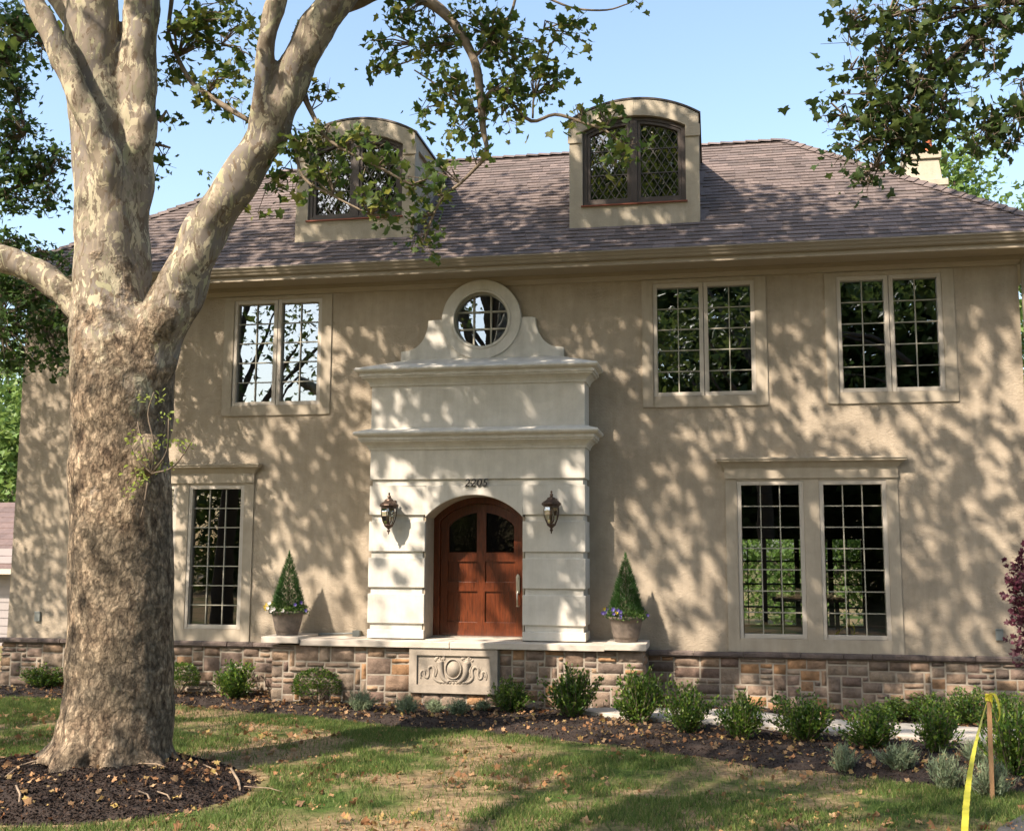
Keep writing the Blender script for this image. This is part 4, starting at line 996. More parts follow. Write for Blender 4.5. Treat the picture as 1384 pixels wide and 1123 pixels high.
gl = 'grey green lavender clumps in the mulch bed'
for i, (px, py, h, wd, lab) in enumerate([(490, 962, 26, 36, 'silvery lavender clump before the wall, leftmost of the plaque row'), (550, 966, 26, 34, 'lavender clump under the left edge of the plaque'), (588, 962, 16, 26, 'tiny pale green clump under the plaque, left of its middle'), (620, 968, 22, 32, 'lavender clump under the right half of the plaque'), (652, 962, 16, 26, 'sparse small clump between the plaque and the first right boxwood'),
        (1141, 1036, 32, 36, 'small lavender clump leftmost of the group near the lawn edge'), (1218, 1040, 34, 52, 'wide lavender clump second in the group near the lawn edge'), (1278, 1060, 44, 44, 'lavender clump just left of the yellow tape'), (1338, 1070, 42, 52, 'lavender clump behind the foot of the wooden stake'), (1322, 1035, 36, 44, 'lavender clump between the yellow tape and the stake')]):
    place('lav', 'lavender_plant', i, px, py, h, wd, lab, 'plant', gl)

# potted topiaries
def topiary(px, py, zt, label, seed, petals):
    rr = random.Random(seed); R_ = np.random.default_rng(seed); p_ = P(px, py, -.47); t = empty('potted_topiary', (p_.x, -.47, zt)); tag(t, label, 'potted plant')
    b = MB(); b.lathe([(.145, 0), (.15, .02), (.155, .05), (.165, .055), (.168, .075), (.17, .08), (.20, .22), (.215, .285), (.235, .29), (.24, .325), (.225, .33), (.205, .30), (.20, .29)], n=28)
    b.build('pot', M['pot'], t, smooth=True, bevel=0)
    s = MB(); s.lathe([(.20, .27), (.1, .30), (.01, .31)], n=16); s.build('soil', M['soil'], t)
    C = []; D = []; S = []
    for k_ in range(6500):
        f_ = 1-math.sqrt(rr.random()); z = .30+.82*f_; r0 = .235*(1-f_)**.9+.014; a = rr.random()*6.283
        r = r0*(.75+.33*rr.random())*(1+.10*noise.noise(Vector((math.cos(a)*2, math.sin(a)*2, z*7+seed)))); C.append((r*math.cos(a), r*math.sin(a), z)); D.append((math.cos(a)+R_.normal()*.5, math.sin(a)+R_.normal()*.5, .8+R_.normal()*.4)); S.append(rr.uniform(.025, .045))
    for k_ in range(40): C.append((R_.normal()*.006, R_.normal()*.006, 1.1+.05*rr.random())); D.append((0, 0, 1.)); S.append(.04)
    cr = link('conifer', leaf_mesh('conifer', np.array(C), np.array(S)*1.6, 'needle', D=np.array(D), rng=R_), M['conifer'], t)
    cr.scale = (1, 1, 1.0)
    s = MB(); s.tube([(0, 0, .28), (0, 0, 1.05)], [.02, .008], 6); s.build('trunk', M['twig'], t)
    C = []; D = []; S = []
    for k_ in range(750):
        a = rr.random()*6.283; r = rr.uniform(.12, .30); z = .34+.07*rr.random()-(max(0, r-.22)*1.2)*rr.random()+(.04 if math.cos(a) < -.3 else 0); C.append((r*math.cos(a), r*math.sin(a), z)); D.append(R_.normal(size=3)+np.array([0, 0, .5])); S.append(rr.uniform(.02, .038))
    link('trailing_leaves', leaf_mesh('tl', np.array(C), np.array(S), 'oval', D=np.array(D), rng=R_), M['far_leaf'], t)
    for mi, (mat, cnt, ang) in enumerate(petals):
        for k_ in range(cnt):
            q = MB()
            a = ang+rr.gauss(0, .55); r = rr.uniform(.22, .315); z = .35+rr.uniform(-.02, .10)
            for e in range(5): an = e*1.2566; c_ = Vector((r*math.cos(a), r*math.sin(a), z)); q.face([c_, c_+Vector((.02*math.cos(an-.5), -.008, .02*math.sin(an-.5))), c_+Vector((.028*math.cos(an), -.012, .028*math.sin(an))), c_+Vector((.02*math.cos(an+.5), -.008, .02*math.sin(an+.5)))])
            q.build('pansy', mat, t, fix=True)
topiary(388, 860, .918, 'cone-shaped spruce with yellow and white pansies in a dark pot on the left wall end', 3, [(M['flower_y'], 8, 3.3), (M['flower_w'], 9, 3.7), (M['flower_p'], 4, 5.9)])
topiary(846.5, 866, .908, 'cone-shaped spruce with violet pansies in a dark pot on the right wall end', 4, [(M['flower_p'], 11, 4.2), (M['flower_y'], 2, 3.3), (M['flower_p'], 2, 5.9)])

# stake and tape
b0 = G(1341, 1082); b0.z = 0; tp_ = b0+Vector((.015, 0, 1.0)); tp_.z = P(1347, 937, b0.y).z; sk_ = MB()
sk_.raw([(b0.x-.016, b0.y-.015, -.1), (b0.x+.016, b0.y-.015, -.1), (b0.x+.016, b0.y+.015, -.1), (b0.x-.016, b0.y+.015, -.1), (tp_.x-.016, b0.y-.015, tp_.z), (tp_.x+.016, b0.y-.015, tp_.z), (tp_.x+.016, b0.y+.015, tp_.z), (tp_.x-.016, b0.y+.015, tp_.z)], [(0, 1, 2, 3), (7, 6, 5, 4), (0, 4, 5, 1), (1, 5, 6, 2), (2, 6, 7, 3), (3, 7, 4, 0)])
tag(sk_.build('wooden_stake', M['stake'], None), 'upright brown wooden stake in the bed at the right, tied with yellow tape', 'stake')
tt = MB(); e0 = tp_+Vector((-.01, -.03, -.02)); e1 = G(1303, 1150); e1.z = .02
def ribbon(pts, w_, tw0, tw1):
    for i in range(len(pts)-1):
        a, b_ = pts[i], pts[i+1]; t0 = tw0+(tw1-tw0)*i/(len(pts)-1); t1 = tw0+(tw1-tw0)*(i+1)/(len(pts)-1)
        s0 = Vector((math.cos(t0), math.sin(t0), 0))*w_/2; s1 = Vector((math.cos(t1), math.sin(t1), 0))*w_/2; tt.face([a-s0, a+s0, b_+s1, b_-s1])
n = 60; ribbon([e0.lerp(e1, i/n)+Vector((-.05*math.sin(math.pi*i/n)+.004*noise.noise(Vector((i*.7, 0, 3))), .008*noise.noise(Vector((i*.9, 5, 3))), -.03*math.sin(math.pi*i/n))) for i in range(n+1)], .048, 1.3, -.35)
top = tp_+Vector((0, 0, -.03))
q, _ = catmull([top+Vector((-.03, -.025, 0)), top+Vector((.03, -.03, .035)), top+Vector((.065, -.02, -.04)), top+Vector((.075, -.02, -.14)), top+Vector((.05, -.025, -.20)), top+Vector((.03, -.03, -.13)), top+Vector((.01, -.03, -.02))], [1]*7, 4); ribbon(q, .035, .3, 1.6)
ribbon([top+Vector((.034*math.cos(a), .028*math.sin(a), .01*math.sin(3*a))) for a in [i*.6283 for i in range(11)]], .0, 0, 0)
for zz in (0, -.02, .012):
    L = [top+Vector((.030*math.cos(a), .026*math.sin(a), zz+.006*math.sin(2*a))) for a in [i*.6283 for i in range(11)]]
    for i in range(10): tt.face([L[i]+Vector((0, 0, -.014)), L[i+1]+Vector((0, 0, -.014)), L[i+1]+Vector((0, 0, .014)), L[i]+Vector((0, 0, .014))])
tag(tt.build('plastic_tape', M['tape'], None, fix=False), 'yellow plastic tape tied to the stake top and running down to the lawn', 'tape')

# ================================================================== THE BIG SYCAMORE
YT = -5.55
syc = empty('sycamore_tree', (TREE.x, TREE.y, 0)); tag(syc, 'big mottled sycamore in a mulch mound on the front lawn, forking into several limbs', 'tree')
def child(o, par):
    o.parent = par; o.matrix_parent_inverse = Matrix.Translation(-par.location); return o
def T(px, py, Y=YT): return P(px, py, Y)
def limb(mb, rows, Y=YT, n=14, ext=None, wob=.06):
    """rows: (px, py, width_px[, dY])"""
    pts = []; rs = []
    for r in rows:
        p_ = T(r[0], r[1], Y+(r[3] if len(r) > 3 else 0)); pts.append(p_); rs.append(PR(r[2]/2, p_, 0, 0))
    if ext: 
        for e, rr_ in ext: pts.append(Vector(e)); rs.append(rr_)
    q, r = catmull(pts, rs, 4); mb.tube(q, r, n, wob=wob); return q, r
tk = MB()
limb(tk, [(148, 1085, 182), (150, 1045, 172), (153, 1012, 156), (159, 970, 146), (161, 930, 142), (162, 880, 139), (164, 800, 136), (164, 700, 134), (162, 640, 132), (162, 600, 128), (165, 550, 134), (166, 500, 134), (158, 460, 128), (150, 425, 104), (147, 390, 94), (146, 330, 87), (146, 280, 87), (141, 230, 80), (135, 180, 76), (127, 120, 72), (124, 60, 70), (125, 0, 66), (122, -80, 58), (118, -200, 46)], n=24, wob=.015)
limb(tk, [(165, 480, 70), (172, 400, 62), (172, 320, 60), (174, 250, 64), (182, 200, 56), (186, 165, 50), (186, 120, 50), (188, 60, 48), (192, 0, 46), (200, -100, 38), (215, -250, 26)], Y=YT+.12)
limb(tk, [(178, 560, 80, .0), (192, 500, 84), (212, 450, 76), (240, 400, 68), (261, 350, 61), (285, 300, 58), (318, 250, 55), (348, 205, 52), (368, 170, 50), (384, 130, 50), (404, 85, 49), (426, 42, 48), (448, 10, 46), (470, -18, 42), (500, -60, 34), (540, -150, 26)], Y=YT-.05)
limb(tk, [(340, 215, 30, -.10), (346, 180, 24, -.16), (352, 140, 23, -.2), (357, 90, 24, -.24), (362, 45, 26, -.28), (374, 0, 28, -.3), (390, -60, 24, -.3), (420, -150, 16, -.3)])
limb(tk, [(150, 450, 60), (118, 425, 44), (92, 400, 38), (62, 376, 38), (28, 358, 38), (-10, 345, 36), (-70, 325, 32), (-150, 280, 26)], Y=YT+.0)
limb(tk, [(150, 265, 46, -.12), (146, 225, 42, -.22), (133, 188, 37, -.30), (115, 150, 34, -.38), (98, 110, 33, -.42), (80, 70, 32, -.46), (62, 32, 30, -.5), (45, 0, 28, -.52), (20, -60, 24, -.5), (-20, -150, 18, -.5)])
limb(tk, [(112, 60, 34), (98, 28, 27), (80, 5, 23), (60, -25, 22), (30, -90, 18)], Y=YT-.02)
# burls and root flare
for (px, py, r, dy) in ((193, 166, 19, .06), (200, 615, 22, -.32)):
    c = T(px, py, YT+dy); R__ = PR(r, c, 0, 0); tk.lathe([(R__*math.sin(math.pi*i/8), -R__*1.35*math.cos(math.pi*i/8)) for i in range(9)], c, 14)
bx = T(158, 1040).x
for (ax, ay, rr_, zz) in ((-.78, -.05, .11, .30), (.50, .15, .10, .30), (-.20, -.62, .13, .36), (.22, -.50, .11, .30), (-.55, -.42, .11, .30), (.1, .6, .12, .3), (-.5, .4, .1, .3), (.52, -.22, .10, .28)):
    q, r = catmull([(bx+ax*.30, YT+ay*.35, .95), (bx+ax*.52, YT+ay*.55, .42), (bx+ax*.74, YT+ay*.75, zz*.52), (bx+ax*1.0, YT+ay*1.0, .05), (bx+ax*1.35, YT+ay*1.35, -.12)], [rr_*1.3, rr_*1.7, rr_*1.5, rr_*1.1, rr_*.6], 4); tk.tube(q, r, 10, wob=.1)
to_ = tk.build('trunk', M['bark'], None, smooth=True, fix=False); child(to_, syc)
rm = to_.modifiers.new('remesh', 'REMESH'); rm.mode = 'VOXEL'; rm.voxel_size = .024; rm.use_smooth_shade = True
sm = to_.modifiers.new('smooth', 'SMOOTH'); sm.iterations = 7; sm.factor = .6
tx = bpy.data.textures.new('bark_clouds', 'CLOUDS'); tx.noise_scale = .22; tx.noise_depth = 3
dp = to_.modifiers.new('displace', 'DISPLACE'); dp.texture = tx; dp.strength = .03; dp.mid_level = .5; dp.texture_coords = 'LOCAL'

def place_rule(): pass
class Crown:
    """collects branches, twigs and leaves of one tree"""
    def __init__(s, seed): s.br = MB(); s.tw = MB(); s.C = []; s.S = []; s.R = np.random.default_rng(seed); s.rr = random.Random(seed)
    def branch(s, rows, Y, n=8): return limb(s.br, rows, Y, n, wob=.03)
    def wbranch(s, pts, rs, n=8):
        q, r = catmull(pts, rs, 4); s.br.tube(q, r, n, wob=.03)
    def blob(s, c, rad, n, size, clump=9, cr=.13, root=None, shell=.1):
        c = Vector(c); L, cc = clumps(c, rad, n, clump, cr, s.R, shell); s.C.append(L); s.S.append((.5+.85*s.R.random(len(L))**1.3)*size)
        root = Vector(root) if root is not None else c
        if s.twigs:
            for q in cc:
                q = Vector(q); m_ = (root+q)/2+Vector((s.rr.uniform(-.08, .08), s.rr.uniform(-.08, .08), s.rr.uniform(0, .12)))
                s.tw.tube([root, m_, q], [.010, .007, .003], 4, cap=False)
                for k_ in range(3):
                    e = q+Vector(s.R.normal(size=3)*cr*.6); s.tw.tube([q, e], [.003, .002], 3, cap=False)
    twigs = True
    def finish(s, par, leafmat, branchmat, kind='palm', names=('branches', 'twigs', 'foliage')):
        if s.br.v: child(s.br.build(names[0], branchmat, None, smooth=True, fix=False), par)
        if s.tw.v: child(s.tw.build(names[1], M['twig'], None, fix=False), par)
        C = np.concatenate(s.C); S_ = np.concatenate(s.S); child(link(names[2], leaf_mesh('crown', C, S_, kind, rng=s.R), leafmat), par)
cr = Crown(5); DENS = .58
def pb_(px, py, rx, ry, n, Y, root=None, size=.085, **k):
    c = P(px, py, Y); m_ = PR(1, c, 0, 0)
    cr.blob(c, (rx*m_*1.08, (rx+ry)/2*m_*.9, ry*m_*1.08), int(n*DENS), size, root=(P(root[0], root[1], Y) if root else None), **k)
# arching branch over the middle
YB_ = -5.3
cr.branch([(448, 12, 26), (480, 4, 20), (510, -8, 17), (545, -6, 16), (580, 3, 15), (610, 28, 14), (632, 62, 12.5), (645, 95, 12), (650, 140, 11), (653, 175, 9), (658, 200, 6), (655, 212, 9), (645, 225, 5), (622, 248, 4.5), (600, 265, 4), (586, 290, 3.5), (574, 325, 3)], YB_)
cr.branch([(650, 140, 6), (668, 122, 6), (690, 138, 5), (718, 164, 5), (750, 155, 4.5), (785, 165, 4), (820, 178, 3), (850, 205, 2.5)], YB_)
cr.branch([(720, 160, 3), (722, 130, 3), (735, 95, 2.5), (745, 60, 2)], YB_)
cr.branch([(640, 80, 5), (665, 50, 4), (690, 20, 4), (700, -20, 4)], YB_)
cr.branch([(625, 60, 4), (590, 60, 3), (560, 80, 2.5), (525, 92, 2)], YB_)
cr.branch([(648, 150, 4), (620, 140, 3), (590, 115, 2.5), (560, 95, 2)], YB_)
cr.branch([(395, 95, 10, 0), (420, 150, 7), (440, 185, 5), (470, 205, 4), (510, 225, 4), (555, 250, 3)], YB_-.2)
cr.branch([(375, 160, 7), (395, 190, 5), (410, 240, 4), (450, 265, 3), (500, 290, 2.5)], YB_-.2)
cr.branch([(340, 165, 7), (305, 145, 8), (280, 128, 8), (258, 110, 7), (240, 78, 6), (228, 45, 5), (232, 0, 6), (235, -50, 6)], YB_+.2)
cr.branch([(215, 165, 6), (225, 150, 3)], YB_); cr.branch([(198, 190, 7), (212, 195, 4), (230, 200, 3)], YB_)
cr.branch([(700, -20, 5), (745, 0, 3), (778, 12, 3), (820, 14, 2.5), (850, 5, 2)], YB_)
for a in [(560, 25, 45, 35, 220, (580, 3)), (520, 70, 26, 32, 90, (560, 60)), (585, 75, 38, 30, 200, (625, 60)), (655, 30, 55, 32, 300, (665, 50)), (690, 75, 48, 36, 320, (665, 60)), (725, 105, 36, 30, 200, (722, 130)), (765, 40, 24, 26, 90, (735, 40)), (600, 125, 42, 28, 200, (620, 130)), (625, 165, 30, 22, 130, (650, 150)), (680, 125, 42, 30, 240, (668, 122)), (645, 195, 14, 18, 40, (653, 175)), (575, 152, 22, 12, 50, (600, 140)), (690, 165, 18, 18, 60, (690, 138)), (780, 75, 16, 24, 45, (745, 60)), (520, 95, 18, 12, 36, (525, 92)),
          (775, 160, 22, 10, 54, (785, 165)), (820, 150, 22, 14, 72, (820, 170)), (845, 195, 20, 20, 72, (850, 205)), (840, 215, 22, 14, 54, (850, 205)), (855, 2, 20, 8, 30, (850, 5)),
          (600, 232, 25, 12, 54, (622, 248)), (590, 262, 20, 14, 60, (600, 265)), (568, 300, 26, 18, 90, (586, 290)), (565, 330, 22, 18, 80, (574, 325)), (648, 220, 12, 8, 27, (645, 225)),
          (500, 100, 20, 16, 30, (525, 92))]:
    pb_(a[0], a[1], a[2], a[3], a[4], YB_, a[5], .072, cr=.085)
for a in [(430, 130, 22, 30, 90, (420, 150)), (400, 200, 30, 30, 180, (395, 190)), (430, 185, 34, 26, 200, (440, 185)), (480, 195, 34, 26, 210, (470, 205)), (525, 225, 34, 22, 170, (510, 225)), (450, 235, 40, 26, 220, (450, 265)), (500, 265, 38, 22, 200, (500, 290)), (400, 255, 25, 26, 120, (410, 240)), (530, 292, 24, 12, 70, (500, 290)), (370, 250, 22, 34, 90, (395, 230)), (350, 290, 20, 14, 40, (395, 230)), (560, 240, 24, 18, 80, (555, 250)), (585, 268, 26, 16, 60, (555, 250))]:
    pb_(a[0], a[1], a[2], a[3], int(a[4]*.6), YB_-.2, a[5], .074, cr=.08)
for a in [(265, 40, 42, 44, 330, (240, 78)), (300, 20, 34, 30, 200, (240, 40)), (235, 100, 22, 30, 110, (240, 78)), (285, 130, 30, 22, 130, (280, 128)), (310, 100, 28, 26, 110, (280, 128)), (325, 150, 18, 14, 45, (305, 145)), (222, 160, 20, 12, 36, (225, 150)), (218, 212, 20, 10, 40, (230, 200)), (205, 240, 18, 10, 30, (212, 195)), (335, 60, 22, 40, 120, (300, 60)), (75, -5, 30, 14, 40, (98, 28)), (300, 245, 12, 8, 10, (318, 250)), (410, 40, 20, 30, 45, (404, 85))]:
    pb_(a[0], a[1], a[2], a[3], a[4], YB_+.25, a[5], .075, cr=.08)
# the crown above the picture
cr.twigs = False
for (x, y, z, rx, rz, n) in [(-6.5, -5.6, 9.9, 2.6, 1.6, 2600), (-4.0, -5.6, 9.3, 2.3, 1.3, 2400), (-8.8, -5.0, 9.2, 2.2, 1.4, 2000), (-5.2, -6.8, 11.6, 3., 1.6, 2600), (-2.2, -5.2, 9.6, 2.0, 1.3, 1700), (-7.8, -7.5, 11.0, 2.4, 1.4, 1700), (-5.5, -4.0, 11.8, 2.8, 1.4, 1900), (-10.5, -6., 8.3, 1.8, 1.2, 1100), (-3., -7.6, 10.6, 2., 1.2, 1300), (-12., -5.6, 12.6, 1.8, 1.3, 1500), (-9.5, -5.6, 13.2, 2, 1.3, 1900), (-7., -5.4, 13.4, 2, 1.3, 1900), (-4.5, -5.6, 13.2, 2, 1.4, 1900), (-2.2, -5.6, 12.8, 2, 1.3, 1900), (-.2, -5.6, 12.3, 1.9, 1.3, 1900), (-.9, -5.6, 9.6, 1.5, 1.0, 900)]:
    cr.blob((x, y, z), (rx, rx*.9, rz), int(n*(.42 if z < 12 else .66)), .15, clump=90, cr=.50)
for e in [(-6.5, -5.6, 9.9), (-4.0, -5.6, 9.3), (-8.8, -5.0, 9.2), (-5.2, -6.8, 11.6), (-2.2, -5.2, 9.6), (-5.5, -4.0, 11.8), (-7.8, -7.5, 11.)]:
    s0 = P(130, -180, YT) if e[0] < -5 else P(530, -140, YT); cr.wbranch([s0, (s0+Vector(e))/2+Vector((0, 0, -.2)), Vector(e)], [.13, .09, .04])
cr.finish(syc, M['syc_leaf'], M['branch'])
# epicormic sprout on the trunk
spr = Crown(8); spr.twigs = False; ys = YT-.62
for rows in ([(205, 640, 3), (208, 600, 2.5), (200, 560, 2), (208, 530, 1.5)], [(205, 640, 3), (225, 610, 2), (228, 565, 1.5)], [(205, 640, 3), (235, 630, 2), (262, 592, 1.5)], [(205, 640, 3), (185, 620, 2), (175, 600, 1.5)], [(200, 650, 3), (195, 680, 2), (190, 700, 1.5)], [(205, 640, 3), (190, 590, 2), (186, 570, 1.5)]): spr.branch(rows, ys, 5)
for (px, py, rx, ry, n) in ((205, 540, 22, 16, 26), (225, 565, 12, 20, 16), (250, 600, 18, 10, 22), (215, 600, 26, 18, 34), (178, 595, 18, 14, 26), (190, 640, 24, 14, 34), (182, 665, 16, 20, 24), (225, 630, 18, 14, 20), (195, 620, 20, 14, 20)):
    c = P(px, py, ys); m_ = PR(1, c, 0, 0); spr.blob(c, (rx*m_, .12, ry*m_), n, .048, clump=3, cr=.03)
M['sprout'] = mat_leaf('sprout_leaf', [(.20, .27, .05), (.30, .36, .09), (.15, .22, .04)], .45)
spr.finish(syc, M['sprout'], M['twig'], 'oval', ('sprout_stems', 'sprout_twigs', 'sprout_leaves'))

# ================================================================== OTHER TREES
def tree(name, label, pos, H_, R_, nleaf, leafmat, size, seed, kind='maple', trunk_r=.25, zlo=.35, group=None, blobs=16, barkm=None, clump=12, cr=.4, squash=.8):
    o = empty(name, pos); tag(o, label, 'tree', group); rr = random.Random(seed); c = Crown(seed); c.twigs = False; px, py, pz = pos
    t = MB(); q, r = catmull([(px, py, pz-.3), (px+.02, py, pz+H_*.15), (px+rr.uniform(-.2, .2), py, pz+H_*.45), (px+rr.uniform(-.4, .4), py, pz+H_*.85)], [trunk_r*1.35, trunk_r, trunk_r*.75, trunk_r*.2], 5); t.tube(q, r, 12, wob=.06)
    child(t.build('trunk', barkm or M['darkbark'], None, smooth=True, fix=False), o)
    for k_ in range(blobs):
        a = k_*2.4+rr.random(); f_ = rr.random(); z = H_*(zlo+(1-zlo)*f_*.93); prof_r = R_*math.sin(math.pi*min(1, .22+.70*f_)); d = prof_r*rr.uniform(.35, .8)
        e = Vector((px+d*math.cos(a), py+d*math.sin(a), pz+z)); br = R_*rr.uniform(.28, .45); c.blob(e, (br, br, br*squash), nleaf//blobs, size, clump=clump, cr=cr, shell=.3)
        s0 = Vector((px, py, pz+max(H_*.2, z*.62))); c.wbranch([s0, s0.lerp(e, .5)+Vector((0, 0, -.1)), e], [trunk_r*.4, trunk_r*.25, trunk_r*.08], 6)
    c.finish(o, leafmat, barkm or M['darkbark'], kind); return o

# tree left of the house whose branches hang into the picture
ml = empty('maple_tree', (-12.6, -2.2, 0)); tag(ml, 'dark green tree with hanging branches at the left picture edge beside the house', 'tree')
t = MB(); q, r = catmull([(-12.6, -2.2, -.3), (-12.6, -2.2, 1.5), (-12.8, -2.1, 4.5), (-12.7, -2.2, 8.)], [.42, .33, .27, .14], 5); t.tube(q, r, 12, wob=.06); child(t.build('trunk', M['darkbark'], None, smooth=True, fix=False), ml)
cr = Crown(21); YM = -2.4; DENS = .8
cr.branch([(-140, 260, 20), (-60, 150, 17), (-10, 90, 14), (30, 52, 11), (60, 30, 7)], YM); cr.branch([(-140, 420, 16), (-60, 330, 10), (0, 265, 6), (60, 240, 4)], YM); cr.branch([(-120, 500, 14), (-50, 440, 8), (0, 430, 6), (60, 400, 5), (95, 430, 3)], YM)
cr.branch([(-60, 330, 6), (-10, 330, 4), (40, 345, 3)], YM); cr.branch([(-10, 90, 6), (20, 120, 4), (35, 180, 3)], YM)
cr.branch([(20, 60, 3), (45, 50, 3), (62, 70, 2)], YM)
for a in [(15, 30, 34, 34, 380, (30, 52)), (5, 90, 34, 30, 320, (-10, 90)), (45, 60, 18, 28, 110, (60, 60)), (20, 125, 22, 22, 180, (20, 120)), (10, 170, 22, 30, 200, (35, 180)), (38, 175, 12, 12, 40, (35, 180)), (5, 215, 22, 24, 170, (35, 180)), (60, 215, 22, 18, 140, (60, 240)), (80, 208, 14, 12, 60, (60, 240)), (35, 235, 34, 20, 220, (30, 250)), (5, 265, 26, 22, 160, (0, 265)), (65, 262, 24, 16, 110, (60, 245)), (62, 285, 8, 6, 16, (60, 262)), (35, 275, 22, 14, 90, (20, 262)),
          (15, 330, 30, 14, 140, (0, 330)), (45, 345, 18, 14, 80, (40, 345)), (5, 390, 26, 24, 200, (0, 430)), (40, 400, 30, 22, 210, (60, 400)), (70, 385, 16, 18, 90, (60, 400)), (30, 440, 34, 26, 260, (0, 430)), (75, 430, 24, 26, 180, (95, 430)), (90, 455, 14, 20, 70, (95, 430)), (25, 480, 34, 20, 180, (0, 440)), (70, 485, 20, 16, 90, (60, 440)), (5, 500, 20, 10, 50, (0, 450)), (60, 350, 16, 10, 30, (40, 345)), (90, 355, 14, 8, 30, (60, 380))]:
    pb_(a[0], a[1], a[2], a[3], int(a[4]*1.35), YM, a[5], .10, clump=8, cr=.11)
cr.twigs = False
for (x, y, z, rx, rz, n) in [(-12.8, -2.4, 8.5, 2.4, 1.8, 2600), (-12.6, -4., 6.6, 1.9, 1.4, 1500), (-13.2, -2., 5., 1.8, 1.6, 1500), (-11.5, -3.2, 9.0, 1.5, 1.2, 900), (-13, -2.2, 10.5, 1.8, 1.3, 1200)]: cr.blob((x, y, z), (rx, rx, rz), n, .12, clump=10, cr=.22)
cr.finish(ml, M['maple_leaf'], M['darkbark'], 'maple')

# sycamore at the right, only its low boughs in view
s2 = empty('sycamore_tree', (5.4, -6.6, 0)); tag(s2, 'leafy sycamore bough hanging in from the upper right over the roof and chimney', 'tree')
t = MB(); q, r = catmull([(5.4, -6.6, -.3), (5.4, -6.6, 2), (5.3, -6.6, 5), (5.5, -6.5, 8.5)], [.5, .42, .35, .2], 5); t.tube(q, r, 12, wob=.06); child(t.build('trunk', M['bark'], None, smooth=True, fix=False), s2)
cr = Crown(31); YS = -6.4; DENS = .36
cr.branch([(1640, 90, 20), (1520, 20, 16), (1430, 6, 12), (1370, 3, 9), (1320, 12, 7), (1280, 25, 5), (1250, 32, 4)], YS); cr.branch([(1560, 60, 14), (1450, 20, 9), (1384, 12, 7), (1345, 25, 6), (1315, 50, 5), (1290, 75, 6), (1265, 95, 5.5), (1235, 125, 4.5), (1200, 145, 3.5), (1150, 165, 3)], YS)
cr.branch([(1315, 50, 5), (1290, 100, 4), (1270, 140, 3.5), (1240, 170, 3)], YS); cr.branch([(1560, 160, 8), (1450, 140, 5), (1384, 150, 4), (1340, 165, 3)], YS); cr.branch([(1235, 125, 3.5), (1200, 190, 3), (1185, 225, 2.5)], YS)
cr.branch([(1320, 12, 4), (1260, 10, 3), (1200, 25, 3), (1150, 40, 2)], YS); cr.branch([(1265, 95, 3), (1210, 85, 2.5), (1150, 95, 2)], YS)
for a in [(1165, 20, 34, 22, 130, (1150, 30)), (1150, 48, 22, 12, 50, (1150, 40)), (1230, 20, 45, 28, 260, (1200, 25)), (1300, 15, 45, 25, 260, (1320, 12)), (1360, 10, 30, 24, 170, (1370, 3)), (1205, 60, 38, 26, 230, (1210, 85)), (1260, 65, 38, 26, 230, (1265, 95)), (1315, 60, 30, 24, 170, (1315, 50)), (1360, 55, 24, 20, 70, (1345, 35)), (1190, 105, 40, 24, 220, (1210, 85)), (1240, 115, 36, 22, 200, (1235, 125)), (1285, 110, 34, 24, 180, (1290, 100)), (1145, 85, 16, 10, 30, (1150, 95)), (1185, 145, 36, 18, 160, (1200, 145)), (1240, 155, 40, 22, 230, (1240, 170)), (1285, 155, 30, 18, 140, (1270, 140)), (1110, 150, 20, 10, 40, (1150, 165)), (1150, 165, 22, 16, 80, (1150, 165)), (1200, 180, 34, 18, 170, (1200, 190)), (1150, 200, 22, 16, 80, (1185, 205)), (1230, 185, 34, 16, 130, (1240, 170)), (1270, 182, 24, 10, 60, (1250, 170)), (1200, 215, 26, 14, 90, (1185, 225)), (1170, 240, 16, 10, 36, (1185, 225)), (1335, 170, 24, 20, 110, (1340, 165)), (1370, 160, 20, 24, 120, (1384, 150)), (1320, 190, 16, 12, 40, (1340, 165)), (1378, 110, 14, 20, 40, (1384, 140)), (1330, 100, 16, 10, 24, (1315, 60)), (1130, 210, 10, 6, 12, (1150, 200)), (1150, 125, 14, 10, 24, (1200, 145)), (1240, 178, 30, 16, 160, (1240, 170)), (1185, 232, 18, 14, 60, (1185, 225)), (1215, 205, 24, 14, 90, (1200, 190)), (1340, 185, 26, 16, 120, (1340, 165)), (1372, 185, 16, 14, 60, (1384, 150))]:
    pb_(a[0], a[1], a[2], a[3], int(a[4]*1.25), YS, a[5], .068, cr=.10, clump=6)
cr.twigs = False
for (x, y, z, rx, rz, n) in [(5.2, -6.5, 9., 2.6, 1.8, 2000), (4.6, -7.5, 7.6, 1.5, 1., 700), (7, -6, 8.5, 2, 1.4, 900), (1.2, -6.2, 9.3, 1.3, .9, 600), (2.8, -6.6, 10.2, 1.6, 1.1, 900)]: cr.blob((x, y, z), (rx, rx, rz), n, .15, clump=10, cr=.25)
cr.finish(s2, M['bough_leaf'], M['darkbark'])

